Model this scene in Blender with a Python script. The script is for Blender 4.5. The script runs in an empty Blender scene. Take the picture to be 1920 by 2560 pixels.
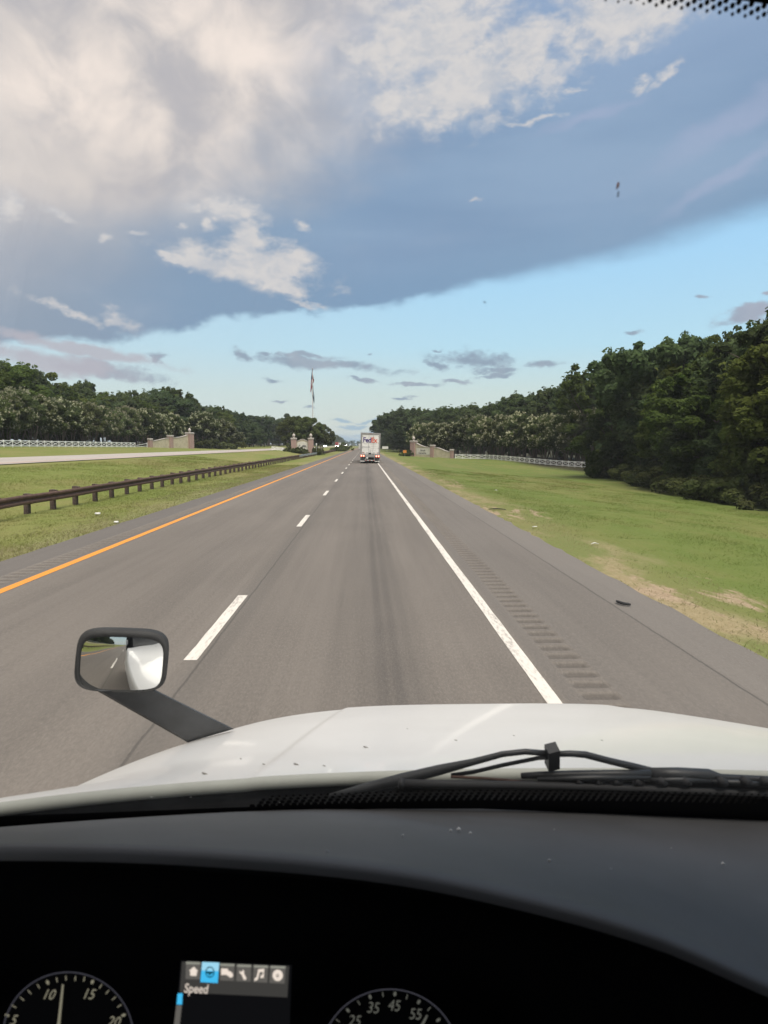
import bpy, math, random
import numpy as np
from mathutils import Vector, Matrix
rad = math.radians
S = bpy.context.scene
COL = S.collection

# ------------------------------------------------------------------ camera, light, exposure
EXPOSURE = 1.75
CAM = np.array([0.0, 0.0, 2.3])
PITCH, YAW, FPX = rad(5.56), rad(1.6), 1711.0
cam = bpy.data.cameras.new('camera')
camo = bpy.data.objects.new('camera', cam)
COL.objects.link(camo)
camo.location = CAM
camo.rotation_euler = (rad(90) - PITCH, 0, -YAW)
cam.sensor_fit = 'HORIZONTAL'
cam.sensor_width = 36
cam.lens = FPX / 1920 * 36
cam.clip_start, cam.clip_end = 0.05, 6000
cam.dof.use_dof = True
cam.dof.focus_distance = 40
cam.dof.aperture_fstop = cam.lens / 3.4
S.camera = camo
S.view_settings.view_transform = 'Standard'
S.view_settings.look = 'None'
S.view_settings.gamma = 1
S.view_settings.use_curve_mapping = False
S.view_settings.exposure = EXPOSURE
S.cycles.use_denoising = True
S.cycles.max_bounces = 8
S.cycles.transparent_max_bounces = 12
S.cycles.caustics_reflective = False
S.cycles.caustics_refractive = False

SUN_EL, SUN_AZ = rad(63), rad(162)          # azimuth clockwise from straight ahead (+Y)
sl = bpy.data.lights.new('sun', 'SUN')
sl.energy = 1.5
sl.angle = rad(36)
sl.color = (1.0, 0.93, 0.84)
so = bpy.data.objects.new('sun', sl)
COL.objects.link(so)
sdir = Vector((math.sin(SUN_AZ) * math.cos(SUN_EL), math.cos(SUN_AZ) * math.cos(SUN_EL), math.sin(SUN_EL)))
so.rotation_euler = sdir.to_track_quat('Z', 'Y').to_euler()
so.location = (60, -40, 80)

# direction helpers (used to read bearings and heights of things off the photograph)
_fw = np.array([math.sin(YAW) * math.cos(PITCH), math.cos(YAW) * math.cos(PITCH), -math.sin(PITCH)])
_rt = np.array([math.cos(YAW), -math.sin(YAW), 0.0])
_up = np.cross(_rt, _fw)
def ray(px, py):
    return _fw + _rt * (px - 960) / FPX - _up * (py - 1280) / FPX
def at(px, py, Y):
    d = ray(px, py)
    return CAM + d * (Y / d[1])
def dsp(x, y):
    return x / 0.86406, y / 0.86406
def azel(x, y):
    d = ray(*dsp(x, y))
    d = d / np.linalg.norm(d)
    return math.degrees(math.atan2(d[0], d[1])), math.degrees(math.asin(d[2]))

def lin(r, g, b):
    f = lambda c: (c / 255 / 12.92) if c / 255 <= .04045 else ((c / 255 + .055) / 1.055) ** 2.4
    return (f(r), f(g), f(b))

# ------------------------------------------------------------------ node helper
class NT:
    def __init__(s, tree):
        s.t = tree
    def n(s, typ, **kw):
        x = s.t.nodes.new(typ)
        for k, v in kw.items():
            setattr(x, k, v)
        return x
    def put(s, sock, v):
        if v is None:
            return
        if isinstance(v, bpy.types.NodeSocket):
            s.t.links.new(v, sock)
        elif isinstance(v, (tuple, list)) and sock.type == 'RGBA' and len(v) == 3:
            sock.default_value = (*v, 1)
        else:
            sock.default_value = v
    def m(s, op, a, b=None, c=None, clamp=False):
        x = s.n('ShaderNodeMath', operation=op, use_clamp=clamp)
        for i, v in enumerate((a, b, c)):
            s.put(x.inputs[i], v)
        return x.outputs[0]
    def vm(s, op, a, b=None, scale=None):
        x = s.n('ShaderNodeVectorMath', operation=op)
        s.put(x.inputs[0], a)
        s.put(x.inputs[1], b)
        if scale is not None:
            s.put(x.inputs['Scale'], scale)
        return x.outputs['Value'] if op in ('LENGTH', 'DOT_PRODUCT') else x.outputs['Vector']
    def ss(s, v, a, b, lo=0.0, hi=1.0, mode='SMOOTHSTEP'):
        x = s.n('ShaderNodeMapRange', interpolation_type=mode)
        x.clamp = True
        s.put(x.inputs[0], v)
        for i, q in enumerate((a, b, lo, hi)):
            s.put(x.inputs[i + 1], q)
        return x.outputs[0]
    def mix(s, f, a, b, blend='MIX'):
        x = s.n('ShaderNodeMix', data_type='RGBA', blend_type=blend)
        s.put(x.inputs[0], f)
        s.put(x.inputs[6], a)
        s.put(x.inputs[7], b)
        return x.outputs[2]
    def noise(s, vec, scale, detail=4, rough=.55, dist=0.0, out=0):
        x = s.n('ShaderNodeTexNoise')
        s.put(x.inputs['Vector'], vec)
        s.put(x.inputs['Scale'], scale)
        s.put(x.inputs['Detail'], detail)
        s.put(x.inputs['Roughness'], rough)
        s.put(x.inputs['Distortion'], dist)
        return x.outputs[out]
    def mapv(s, vec, loc=(0, 0, 0), rot=(0, 0, 0), sc=(1, 1, 1), typ='POINT'):
        x = s.n('ShaderNodeMapping', vector_type=typ)
        s.put(x.inputs[0], vec)
        if typ == 'POINT' or typ == 'TEXTURE':
            x.inputs[1].default_value = loc
        x.inputs[2].default_value = rot
        x.inputs[3].default_value = sc
        return x.outputs[0]
    def xyz(s, v):
        x = s.n('ShaderNodeSeparateXYZ')
        s.put(x.inputs[0], v)
        return x.outputs
    def com(s, a, b, c):
        x = s.n('ShaderNodeCombineXYZ')
        for i, v in enumerate((a, b, c)):
            s.put(x.inputs[i], v)
        return x.outputs[0]
    def curve(s, v, pts, lo, hi, vlo, vhi):
        x = s.n('ShaderNodeFloatCurve')
        c = x.mapping.curves[0]
        q = [((a - lo) / (hi - lo), (b - vlo) / (vhi - vlo)) for a, b in pts]
        while len(c.points) < len(q):
            c.points.new(0.5, 0.5)
        for p, (a, b) in zip(c.points, q):
            p.location = (a, b)
            p.handle_type = 'AUTO_CLAMPED'
        x.mapping.update()
        s.put(x.inputs['Value'], s.ss(v, lo, hi, 0, 1, 'LINEAR'))
        return s.m('MULTIPLY_ADD', x.outputs[0], vhi - vlo, vlo)

# ------------------------------------------------------------------ sky
world = bpy.data.worlds.new('World')
S.world = world
world.use_nodes = True
world.node_tree.nodes.clear()
W = NT(world.node_tree)
tc = W.n('ShaderNodeTexCoord')
dirv = tc.outputs['Generated']
dx, dy, dz = W.xyz(dirv)
U = W.m('MULTIPLY', W.m('ARCTAN2', dx, dy), 57.29578)
V = W.m('MULTIPLY', W.m('ARCSINE', dz), 57.29578)
den = W.m('ADD', W.m('MAXIMUM', dz, 0.0), 0.16)
plan = W.com(W.m('DIVIDE', dx, den), W.m('DIVIDE', dy, den), 0.0)     # the deck seen as a sheet overhead
UV = W.com(U, V, 0.0)
front = W.ss(dy, -0.25, 0.35)

# clear air
sky = W.n('ShaderNodeTexSky', sky_type='NISHITA')
sky.sun_disc = False
sky.sun_elevation = SUN_EL
sky.sun_rotation = SUN_AZ
sky.air_density, sky.dust_density, sky.ozone_density = 1.0, 1.0, 1.5
ramp = W.n('ShaderNodeValToRGB')
cr = ramp.color_ramp
for i, (p, c) in enumerate(((0.0, lin(192, 208, 216)), (.045, lin(212, 220, 214)), (.12, lin(207, 224, 221)), (.22, lin(188, 227, 244)), (.40, lin(174, 222, 254)), (1.0, lin(120, 180, 236)))):
    e = cr.elements[i] if i < 2 else cr.elements.new(p)
    e.position = p
    e.color = (*c, 1)
W.put(ramp.inputs[0], W.ss(V, 0.0, 36.0, 0, 1, 'LINEAR'))
leftness = W.ss(U, 14, -22)
clear = W.mix(W.m('MULTIPLY', leftness, .38), ramp.outputs[0], lin(204, 219, 224))

# warping noise shared by all cloud edges (in degrees)
nz = W.noise(W.mapv(UV, sc=(.32, .55, 1)), 1.0, 7, .62, .3)
nzc = W.m('SUBTRACT', nz, .5)
nfine = W.noise(W.mapv(UV, sc=(.95, 1.5, 1)), 1.0, 6, .65, .4)
nbig = W.m('SUBTRACT', W.noise(W.mapv(UV, sc=(.09, .2, 1)), 1.0, 3, .5), .5)
warp = W.noise(W.mapv(UV, sc=(.22, .4, 1)), 1.0, 5, .6, 0, 1)
wuv = W.vm('ADD', UV, W.vm('MULTIPLY', W.vm('SUBTRACT', warp, (.5, .5, .5)), (5.0, 2.2, 0)))

def blobs(lst, k=1.0):
    """greatest of the soft ellipses; each is (x, y, rx, ry, turn) seen in the photograph and kept as a bearing and an elevation"""
    out = None
    for x, y, rx, ry, rot in lst:
        u, v = azel(x, y)
        sx, sy = rx / 25.0, ry / 25.5
        q = W.mapv(wuv, loc=(u, v, 0), rot=(0, 0, rad(-rot)), sc=(sx, sy, 1), typ='TEXTURE')
        l = W.m('MULTIPLY', W.m('SUBTRACT', 1.0, W.vm('LENGTH', q)), k)
        out = l if out is None else W.m('MAXIMUM', out, l)
    return out

# the grey-blue deck
edge = W.curve(U, [(-180, 9), (-70, 6.5), (-27, 7.6), (-18, 8.2), (-13.6, 9.0), (-11.4, 9.8), (-5.5, 10.4), (3.1, 11.2), (9.9, 12.7), (22, 14.3), (30, 15.7), (60, 20), (120, 15), (180, 9)], -180, 180, 0, 30)
soft = W.ss(U, 0, 25, .6, 1.5)
dist = W.m('SUBTRACT', V, edge)
dn = W.m('ADD', dist, W.m('ADD', W.m('MULTIPLY', nzc, W.ss(U, -6, 18, 2.6, .9)), W.m('MULTIPLY', nbig, 1.6)))
deck = W.ss(dn, W.m('MULTIPLY', soft, -.5), soft)
band = W.noise(W.mapv(UV, rot=(0, 0, rad(-13)), sc=(.035, .17, 1)), 1.0, 4, .5, .4)
fine = W.noise(W.mapv(plan, sc=(1.1, .8, 1)), 1.6, 6, .55, .3)
blue = W.mix(W.ss(band, .3, .7), lin(131, 158, 190), lin(147, 172, 201))
blue = W.mix(W.ss(dist, 5.0, -.3, 0, .8), blue, lin(131, 162, 193))
blue = W.mix(W.ss(V, 20, 32, 0, .55), blue, lin(158, 178, 210))
blue = W.mix(W.m('MULTIPLY', W.ss(U, 2, -10), .6), blue, lin(136, 160, 186))
blue = W.mix(W.ss(U, -12, -26, 0, .8), blue, lin(151, 164, 181))
faint = blobs([(1600, 255, 210, 40, -22), (1570, 385, 170, 22, -24), (1280, 250, 130, 16, -10)])
blue = W.mix(W.ss(faint, 0, .9, 0, .45), blue, lin(176, 184, 212))
blue = W.mix(W.m('MULTIPLY', W.ss(fine, .5, .8), .25), blue, lin(178, 190, 208))
# the cream, lit part of the deck, up and to the left
ub = W.curve(V, [(0, -60), (10, -34), (13, -26), (16, -20), (18, -13), (21.5, -5.5), (28.5, 0), (38, 8), (90, 60)], 0, 90, -60, 60)
g = W.m('ADD', W.m('SUBTRACT', ub, U), W.m('ADD', W.m('MULTIPLY', nzc, 7), W.m('MULTIPLY', nbig, 7)))
cream = W.ss(g, -13, 10)
cream = W.m('ADD', W.m('MULTIPLY', cream, front), W.m('MULTIPLY', W.m('SUBTRACT', 1, front), .6))
puff = W.noise(W.mapv(UV, rot=(0, 0, rad(-24)), sc=(.17, .20, 1)), 1.0, 6, .56, .45)
puff2 = W.noise(W.mapv(UV, rot=(0, 0, rad(-18)), sc=(.075, .10, 1)), 1.0, 3, .5, .25)
pf = W.m('ADD', W.m('MULTIPLY', puff, .55), W.m('MULTIPLY', puff2, .55))
glow = blobs([(520, 130, 420, 190, 25), (330, 230, 330, 170, 10), (700, 60, 300, 120, 0), (150, 200, 200, 120, 0)])
cc = W.mix(W.ss(pf, .38, .66), lin(188, 186, 191), lin(218, 211, 207))
lit = W.m('MULTIPLY', W.ss(pf, .47, .70), W.ss(glow, 0, .75, .10, 1))
cc = W.mix(lit, cc, lin(249, 236, 227))
cc = W.mix(W.ss(V, 19, 13, 0, .8), cc, lin(172, 178, 190))
deckc = W.mix(cream, blue, cc)
col = W.mix(deck, clear, deckc)

# white heaps and wisps below and in front of the deck
heaps = blobs([(497, 460, 56, 34, 5), (540, 512, 44, 42, 0), (455, 488, 28, 15, 20), (425, 452, 22, 12, 0), (515, 585, 190, 30, 9), (585, 570, 120, 48, 6), (600, 612, 75, 20, 12), (380, 560, 75, 13, 14),
               (1010, 180, 210, 80, -12), (930, 80, 190, 100, -10), (1130, 120, 80, 60, -25), (900, 232, 110, 30, 4), (1345, 20, 160, 75, -6), (1290, 70, 60, 30, 10)], 1.0)
wisps = blobs([(650, 495, 34, 12, 18), (262, 680, 66, 20, 28), (150, 668, 95, 12, 16), (25, 442, 46, 34, 25), (135, 466, 42, 13, 15), (225, 510, 14, 12, 0), (305, 510, 30, 9, 5), (385, 490, 18, 8, 0), (655, 655, 60, 8, 16), (640, 560, 50, 22, 10),
               (1265, 127, 32, 10, -15), (1440, 165, 46, 15, -28), (1385, 185, 28, 12, -10), (1235, 190, 28, 9, 0), (1015, 433, 28, 7, 0), (1190, 60, 60, 40, 0), (1185, 175, 40, 60, 20), (1160, 258, 90, 8, -4)])
hm = W.ss(W.m('ADD', heaps, W.m('ADD', W.m('MULTIPLY', nzc, 1.5), W.m('MULTIPLY', W.m('SUBTRACT', nfine, .5), .4))), -.12, .62, 0, .93)
wm = W.ss(W.m('ADD', wisps, W.m('ADD', W.m('MULTIPLY', nzc, 1.6), W.m('MULTIPLY', W.m('SUBTRACT', nfine, .5), 1.2))), .08, 1.0, 0, .75)
wcol = W.mix(W.ss(W.m('ADD', W.m('MULTIPLY', nfine, .4), W.m('MULTIPLY', nz, .6)), .38, .60), lin(200, 202, 208), lin(222, 218, 216))
col = W.mix(W.m('MAXIMUM', hm, wm), col, wcol)

# dark strips low over the clear air
strips = blobs([(690, 783, 205, 17, 6), (516, 760, 34, 16, 28), (570, 757, 27, 9, 0), (660, 764, 85, 9, 2), (1020, 778, 112, 22, 9), (1065, 802, 75, 9, 4), (1175, 790, 50, 11, -2), (950, 782, 38, 12, 15), (580, 820, 34, 5, 2),
                (775, 823, 42, 6, 2), (890, 828, 74, 6, -1), (990, 820, 42, 6, 2), (1065, 813, 55, 6, 3), (862, 857, 28, 5, 2), (606, 872, 24, 3, 1), (660, 886, 20, 3, 1), (1372, 717, 25, 8, 3), (1610, 684, 80, 19, -8), (1525, 640, 26, 7, 5),
                (1655, 640, 22, 9, 0), (215, 795, 165, 24, 9), (332, 773, 22, 12, 10), (960, 750, 18, 4, 0), (800, 760, 14, 4, 0)])
sm = W.ss(W.m('ADD', strips, W.m('ADD', W.m('MULTIPLY', nzc, 1.5), W.m('MULTIPLY', W.m('SUBTRACT', nfine, .5), 1.0))), .0, .70, 0, .88)
scol = W.mix(W.ss(puff, .4, .65), lin(142, 158, 178), lin(166, 174, 188))
scol = W.mix(W.ss(U, -14, -19, 0, .7), scol, lin(168, 172, 186))
scol = W.mix(W.ss(U, 24, 30, 0, .7), scol, lin(170, 170, 186))
col = W.mix(sm, col, scol)
mauve = blobs([(180, 752, 190, 20, 9), (120, 780, 160, 30, 5)])
mm = W.ss(W.m('ADD', mauve, W.m('MULTIPLY', nzc, 1.2)), .05, .6, 0, .85)
col = W.mix(mm, col, lin(186, 184, 194))
low = blobs([(800, 935, 70, 7, -6), (760, 922, 45, 5, -4), (795, 912, 46, 4, -4), (735, 912, 24, 4, 0), (770, 948, 70, 7, 0)])
lm = W.ss(W.m('ADD', low, W.m('MULTIPLY', nzc, .9)), .0, .6, 0, .85)
col = W.mix(lm, col, lin(158, 186, 206))
bg_cloud = W.n('ShaderNodeBackground')
W.put(bg_cloud.inputs[0], col)
bg_cloud.inputs[1].default_value = 1.0 / 2 ** EXPOSURE
bg_sky = W.n('ShaderNodeBackground')
W.put(bg_sky.inputs[0], sky.outputs[0])
bg_sky.inputs[1].default_value = 0.05
allcloud = W.m('MAXIMUM', deck, W.m('MAXIMUM', sm, W.m('MAXIMUM', mm, lm)))
ms = W.n('ShaderNodeMixShader')
W.put(ms.inputs[0], W.ss(allcloud, 0, 1, .88, 1.0, 'LINEAR'))
W.t.links.new(bg_sky.outputs[0], ms.inputs[1])
W.t.links.new(bg_cloud.outputs[0], ms.inputs[2])
wo = W.n('ShaderNodeOutputWorld')
W.t.links.new(ms.outputs[0], wo.inputs[0])
world.cycles.sampling_method = 'MANUAL'
world.cycles.sample_map_resolution = 512

# ------------------------------------------------------------------ materials
def newmat(name):
    m = bpy.data.materials.new(name)
    m.use_nodes = True
    m.node_tree.nodes.clear()
    t = NT(m.node_tree)
    o = t.n('ShaderNodeOutputMaterial')
    return m, t, o
def princ(t, o, color, rough=.6, metal=0.0, spec=.5, normal=None, **kw):
    p = t.n('ShaderNodeBsdfPrincipled')
    t.put(p.inputs['Base Color'], color)
    t.put(p.inputs['Roughness'], rough)
    t.put(p.inputs['Metallic'], metal)
    t.put(p.inputs['Specular IOR Level'], spec)
    for k, v in kw.items():
        t.put(p.inputs[k], v)
    if normal is not None:
        t.t.links.new(normal, p.inputs['Normal'])
    if o is not None:
        t.t.links.new(p.outputs[0], o.inputs[0])
    return p
def bump(t, h, dist=.01, strength=.5):
    b = t.n('ShaderNodeBump')
    b.inputs['Distance'].default_value = dist
    b.inputs['Strength'].default_value = strength
    t.put(b.inputs['Height'], h)
    return b.outputs[0]
def plain(name, c, rough=.6, metal=0.0, var=.12, scale=3.0, spec=.5, **kw):
    m, t, o = newmat(name)
    oc = t.n('ShaderNodeTexCoord').outputs['Object']
    n = t.noise(oc, scale, 5, .6)
    c2 = tuple(x * (1 - var) for x in c)
    c3 = tuple(min(1, x * (1 + var)) for x in c)
    princ(t, o, t.mix(t.ss(n, .3, .7), c2, c3), rough, metal, spec, **kw)
    return m
def glowing(name, c, strength):
    m, t, o = newmat(name)
    e = t.n('ShaderNodeEmission')
    t.put(e.inputs[0], c)
    e.inputs[1].default_value = strength
    t.t.links.new(e.outputs[0], o.inputs[0])
    return m

M = {}
def grass_ground():
    m, t, o = newmat('roadside_grass')
    p = t.n('ShaderNodeNewGeometry').outputs['Position']
    x, y, z = t.xyz(p)
    n1 = t.noise(t.mapv(p, sc=(.10, .045, 1)), 1, 4, .6, .5)
    n2 = t.noise(t.mapv(p, sc=(.55, .25, 1)), 1, 5, .65, .3)
    n3 = t.noise(t.mapv(p, sc=(9, 5, 1)), 1, 4, .7)
    right = t.ss(x, 0, 1)
    green = t.mix(right, (.150, .180, .044), (.112, .152, .034))
    dry = t.mix(right, (.212, .198, .074), (.162, .166, .054))
    c = t.mix(t.ss(t.m('ADD', t.m('MULTIPLY', n1, .6), t.m('MULTIPLY', n2, .4)), .40, .62), green, dry)
    c = t.mix(t.m('MULTIPLY', t.ss(n3, .35, .75), .35), c, (.115, .135, .035))
    # worn, sandy strip along the pavement edges
    e1 = t.ss(t.m('ADD', x, t.m('MULTIPLY', t.m('SUBTRACT', n2, .5), 3.2)), 6.6, 4.7)
    e1 = t.m('MULTIPLY', e1, right)
    e2 = t.ss(t.m('ADD', x, t.m('MULTIPLY', t.m('SUBTRACT', n2, .5), 2.0)), -8.6, -7.6)
    e2 = t.m('MULTIPLY', e2, t.ss(x, -3, -4))
    bare = t.ss(t.noise(t.mapv(p, sc=(.5, .16, 1)), 1, 5, .65, .2), .46, .62)
    straw = t.mix(t.ss(n3, .3, .7), (.25, .20, .11), (.31, .25, .15))
    c = t.mix(t.m('MULTIPLY', e1, t.m('ADD', t.m('MULTIPLY', bare, .75), .2)), c, straw)
    c = t.mix(t.m('MULTIPLY', e2, .45), c, (.23, .215, .115))
    sand = t.mix(t.ss(n3, .3, .7), (.27, .2, .13), (.36, .28, .19))
    patch = t.ss(t.noise(t.mapv(p, sc=(.75, .22, 1), loc=(3, 7.3, 0)), 1, 5, .7, .4), .56, .66)
    near = t.m('MULTIPLY', t.ss(x, 7.4, 5.6), right)
    c = t.mix(t.m('MULTIPLY', patch, near), c, sand)
    # woodland floor beyond the mown strips
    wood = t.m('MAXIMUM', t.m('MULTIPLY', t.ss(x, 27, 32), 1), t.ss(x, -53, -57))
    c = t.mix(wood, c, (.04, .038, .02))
    nb = bump(t, t.m('ADD', n3, t.m('MULTIPLY', n2, 2)), .05, .6)
    princ(t, o, c, .9, 0, .15, nb)
    return m
M['ground'] = grass_ground()

def asphalt(name, base, tracks, grooves=False):
    m, t, o = newmat(name)
    p = t.n('ShaderNodeNewGeometry').outputs['Position']
    x, y, z = t.xyz(p)
    st = t.noise(t.mapv(p, sc=(1.3, .05, 1)), 1, 4, .6, .3)
    st2 = t.noise(t.mapv(p, sc=(7, .11, 1)), 1, 3, .6)
    pt = t.noise(t.mapv(p, sc=(.35, .12, 1)), 1, 5, .6, .5)
    gr = t.noise(t.mapv(p, sc=(42, 13, 1)), 1, 4, .75)
    gr2 = t.noise(t.mapv(p, sc=(160, 90, 1)), 1, 2, .8)
    f = t.m('ADD', t.m('MULTIPLY', st, .35), t.m('ADD', t.m('MULTIPLY', pt, .4), t.m('MULTIPLY', st2, .25)))
    c = t.mix(t.ss(f, .36, .64), tuple(v * .82 for v in base), tuple(v * 1.14 for v in base))
    c = t.mix(t.m('MULTIPLY', t.ss(gr, .35, .8), .65), c, tuple(v * 1.6 for v in base))
    c = t.mix(t.m('MULTIPLY', t.ss(gr2, .5, .72), .6), c, tuple(v * .42 for v in base))
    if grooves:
        c = t.mix(t.ss(z, -.004, -.022, 0, .42), c, (.045, .04, .036))  # colour darkens with depth: groove dirt plus painted-in shade the soft light lacks
    if tracks:
        wob = t.m('MULTIPLY', t.m('SUBTRACT', t.noise(t.com(0, t.m('MULTIPLY', y, .12), 0), 1, 3, .6), .5), .12)
        wx = t.m('ADD', x, wob)
        def line(cx, w, s, so=0.0):
            d = t.m('ABSOLUTE', t.m('SUBTRACT', wx, cx))
            return t.ss(d, w * (1 + so), w * .25, 0, s)
        brk = t.ss(t.noise(t.com(3, t.m('MULTIPLY', y, .07), 0), 1, 4, .65), .25, .6, .35, 1)
        dark = None
        for cx, w, s in ((.17, .06, .17), (.33, .055, .16), (.25, .34, .18), (.50, .05, .10), (-.1, .9, .10), (-3.8, 1.2, .07), (-1.3, .30, .10), (-.30, .1, .08), (-4.75, .35, .10), (-2.95, .35, .08), (1.35, .2, .08)):
            l = t.m('MULTIPLY', line(cx, w, s, .6), brk)
            dark = l if dark is None else t.m('ADD', dark, l)
        c = t.mix(dark, c, (.03, .028, .028))
        cw = t.m('ADD', x, t.m('MULTIPLY', t.m('SUBTRACT', t.noise(t.com(0, t.m('MULTIPLY', y, 1.5), 0), 1, 6, .7), .5), .06))
        def crack(cx, w, s):
            return t.ss(t.m('ABSOLUTE', t.m('SUBTRACT', cw, cx)), w, w * .2, 0, s)
        c = t.mix(t.m('MAXIMUM', crack(-1.76, .022, .5), crack(3.58, .02, .6)), c, (.035, .032, .03))
        c = t.mix(line(-1.70, .22, .30, .5), c, (.07, .065, .06))
        # older shoulder, a little darker
        c = t.mix(t.m('MULTIPLY', t.ss(x, 1.78, 1.86), .22), c, (.11, .105, .10))
        c = t.mix(t.m('MULTIPLY', t.ss(x, -5.86, -5.92), .45), c, (.09, .085, .083))
        c = t.mix(t.m('MULTIPLY', t.ss(x, 3.58, 3.64), .16), c, (.24, .225, .205))
    nb = bump(t, t.m('ADD', gr, t.m('MULTIPLY', gr2, .6)), .006, .7)
    princ(t, o, c, .82, 0, .3, nb)
    return m
M['asphalt'] = asphalt('worn_asphalt', (.147, .130, .113), True)
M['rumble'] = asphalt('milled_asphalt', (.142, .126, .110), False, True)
M['concrete_road'] = asphalt('pale_roadway', (.36, .325, .295), False)

def paint(name, c, wear):
    m, t, o = newmat(name)
    p = t.n('ShaderNodeNewGeometry').outputs['Position']
    n = t.noise(t.mapv(p, sc=(30, 6, 1)), 1, 5, .7)
    n2 = t.noise(t.mapv(p, sc=(6, .7, 1)), 1, 4, .6)
    k = t.ss(t.m('ADD', t.m('MULTIPLY', n, .6), t.m('MULTIPLY', n2, .4)), .46, .66, 0, wear)
    princ(t, o, t.mix(k, c, (.16, .145, .13)), .7, 0, .3)
    return m
M['white_paint'] = paint('white_road_paint', (.64, .60, .54), .7)
M['yellow_paint'] = paint('yellow_road_paint', (.68, .27, .035), .25)

def leafmat(name, c1, c2, trans=.45):
    m, t, o = newmat(name)
    oi = t.n('ShaderNodeObjectInfo').outputs['Random']
    p = t.n('ShaderNodeTexCoord').outputs['Object']
    n = t.noise(p, .45, 3, .6)
    n2 = t.noise(p, 6, 2, .6)
    f = t.m('ADD', t.m('MULTIPLY', n, .55), t.m('MULTIPLY', n2, .45))
    c = t.mix(t.ss(f, .32, .68), c1, c2)
    hsv = t.n('ShaderNodeHueSaturation')
    t.put(hsv.inputs['Hue'], t.ss(oi, 0, 1, .478, .512, 'LINEAR'))
    t.put(hsv.inputs['Value'], t.ss(t.m('FRACT', t.m('MULTIPLY', oi, 7.3)), 0, 1, .66, 1.36, 'LINEAR'))
    t.put(hsv.inputs['Saturation'], 1.0)
    t.put(hsv.inputs['Color'], c)
    d = t.n('ShaderNodeBsdfDiffuse')
    t.put(d.inputs[0], hsv.outputs[0])
    tr = t.n('ShaderNodeBsdfTranslucent')
    t.put(tr.inputs[0], hsv.outputs[0])
    mx = t.n('ShaderNodeMixShader')
    mx.inputs[0].default_value = trans
    t.t.links.new(d.outputs[0], mx.inputs[1])
    t.t.links.new(tr.outputs[0], mx.inputs[2])
    t.t.links.new(mx.outputs[0], o.inputs[0])
    return m
M['leaf'] = leafmat('dark_leaves', (.052, .080, .037), (.100, .134, .056))
M['leaf_light'] = leafmat('light_leaves', (.066, .098, .026), (.118, .150, .042))
M['leaf_pine'] = leafmat('pine_needles', (.040, .055, .036), (.066, .084, .048), .25)
M['leaf_crape'] = leafmat('crape_myrtle_leaves', (.068, .090, .034), (.120, .145, .055))
M['blossom'] = leafmat('cream_blossom', (.25, .26, .15), (.40, .40, .27), .25)
M['shrub'] = leafmat('shrub_leaves', (.070, .092, .036), (.130, .150, .055))
def bladesmat(name, cols):
    m, t, o = newmat(name)
    g_ = t.n('ShaderNodeNewGeometry')
    p = g_.outputs['Position']
    x, y, z = t.xyz(p)
    n = t.noise(t.mapv(p, sc=(.10, .045, 1)), 1, 4, .6, .5)
    n2 = t.noise(t.mapv(p, sc=(.55, .25, 1)), 1, 5, .65, .3)
    f = t.ss(t.m('ADD', t.m('MULTIPLY', n, .6), t.m('MULTIPLY', n2, .4)), .40, .62)
    right = t.ss(x, 0, 1)
    c = t.mix(f, t.mix(right, cols[0], cols[1]), t.mix(right, cols[2], cols[3]))
    c = t.mix(t.ss(t.noise(p, 14, 2, .6), .3, .7), t.mix(.18, c, (.07, .09, .02)), c)
    # short turf catches the light from above, whichever way each blade leans
    nr = t.vm('NORMALIZE', t.vm('ADD', t.vm('MULTIPLY', g_.outputs['Normal'], (.35, .35, .35)), (0, 0, 1)))
    d = t.n('ShaderNodeBsdfDiffuse')
    t.put(d.inputs[0], c)
    t.t.links.new(nr, d.inputs['Normal'])
    tl = t.n('ShaderNodeBsdfTranslucent')
    t.put(tl.inputs[0], c)
    mx = t.n('ShaderNodeMixShader')
    mx.inputs[0].default_value = .5
    t.t.links.new(d.outputs[0], mx.inputs[1])
    t.t.links.new(tl.outputs[0], mx.inputs[2])
    t.t.links.new(mx.outputs[0], o.inputs[0])
    return m
M['grassblade'] = bladesmat('grass_blades', ((.150, .180, .044), (.112, .152, .034), (.212, .198, .074), (.162, .166, .054)))
M['strawblade'] = bladesmat('dry_grass_blades', ((.26, .235, .13), (.26, .22, .12), (.32, .275, .165), (.32, .26, .15)))
M['bark'] = plain('bark', (.075, .06, .048), .9, var=.35, scale=4)
M['bark_pale'] = plain('pale_bark', (.16, .13, .10), .9, var=.3, scale=4)

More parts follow.
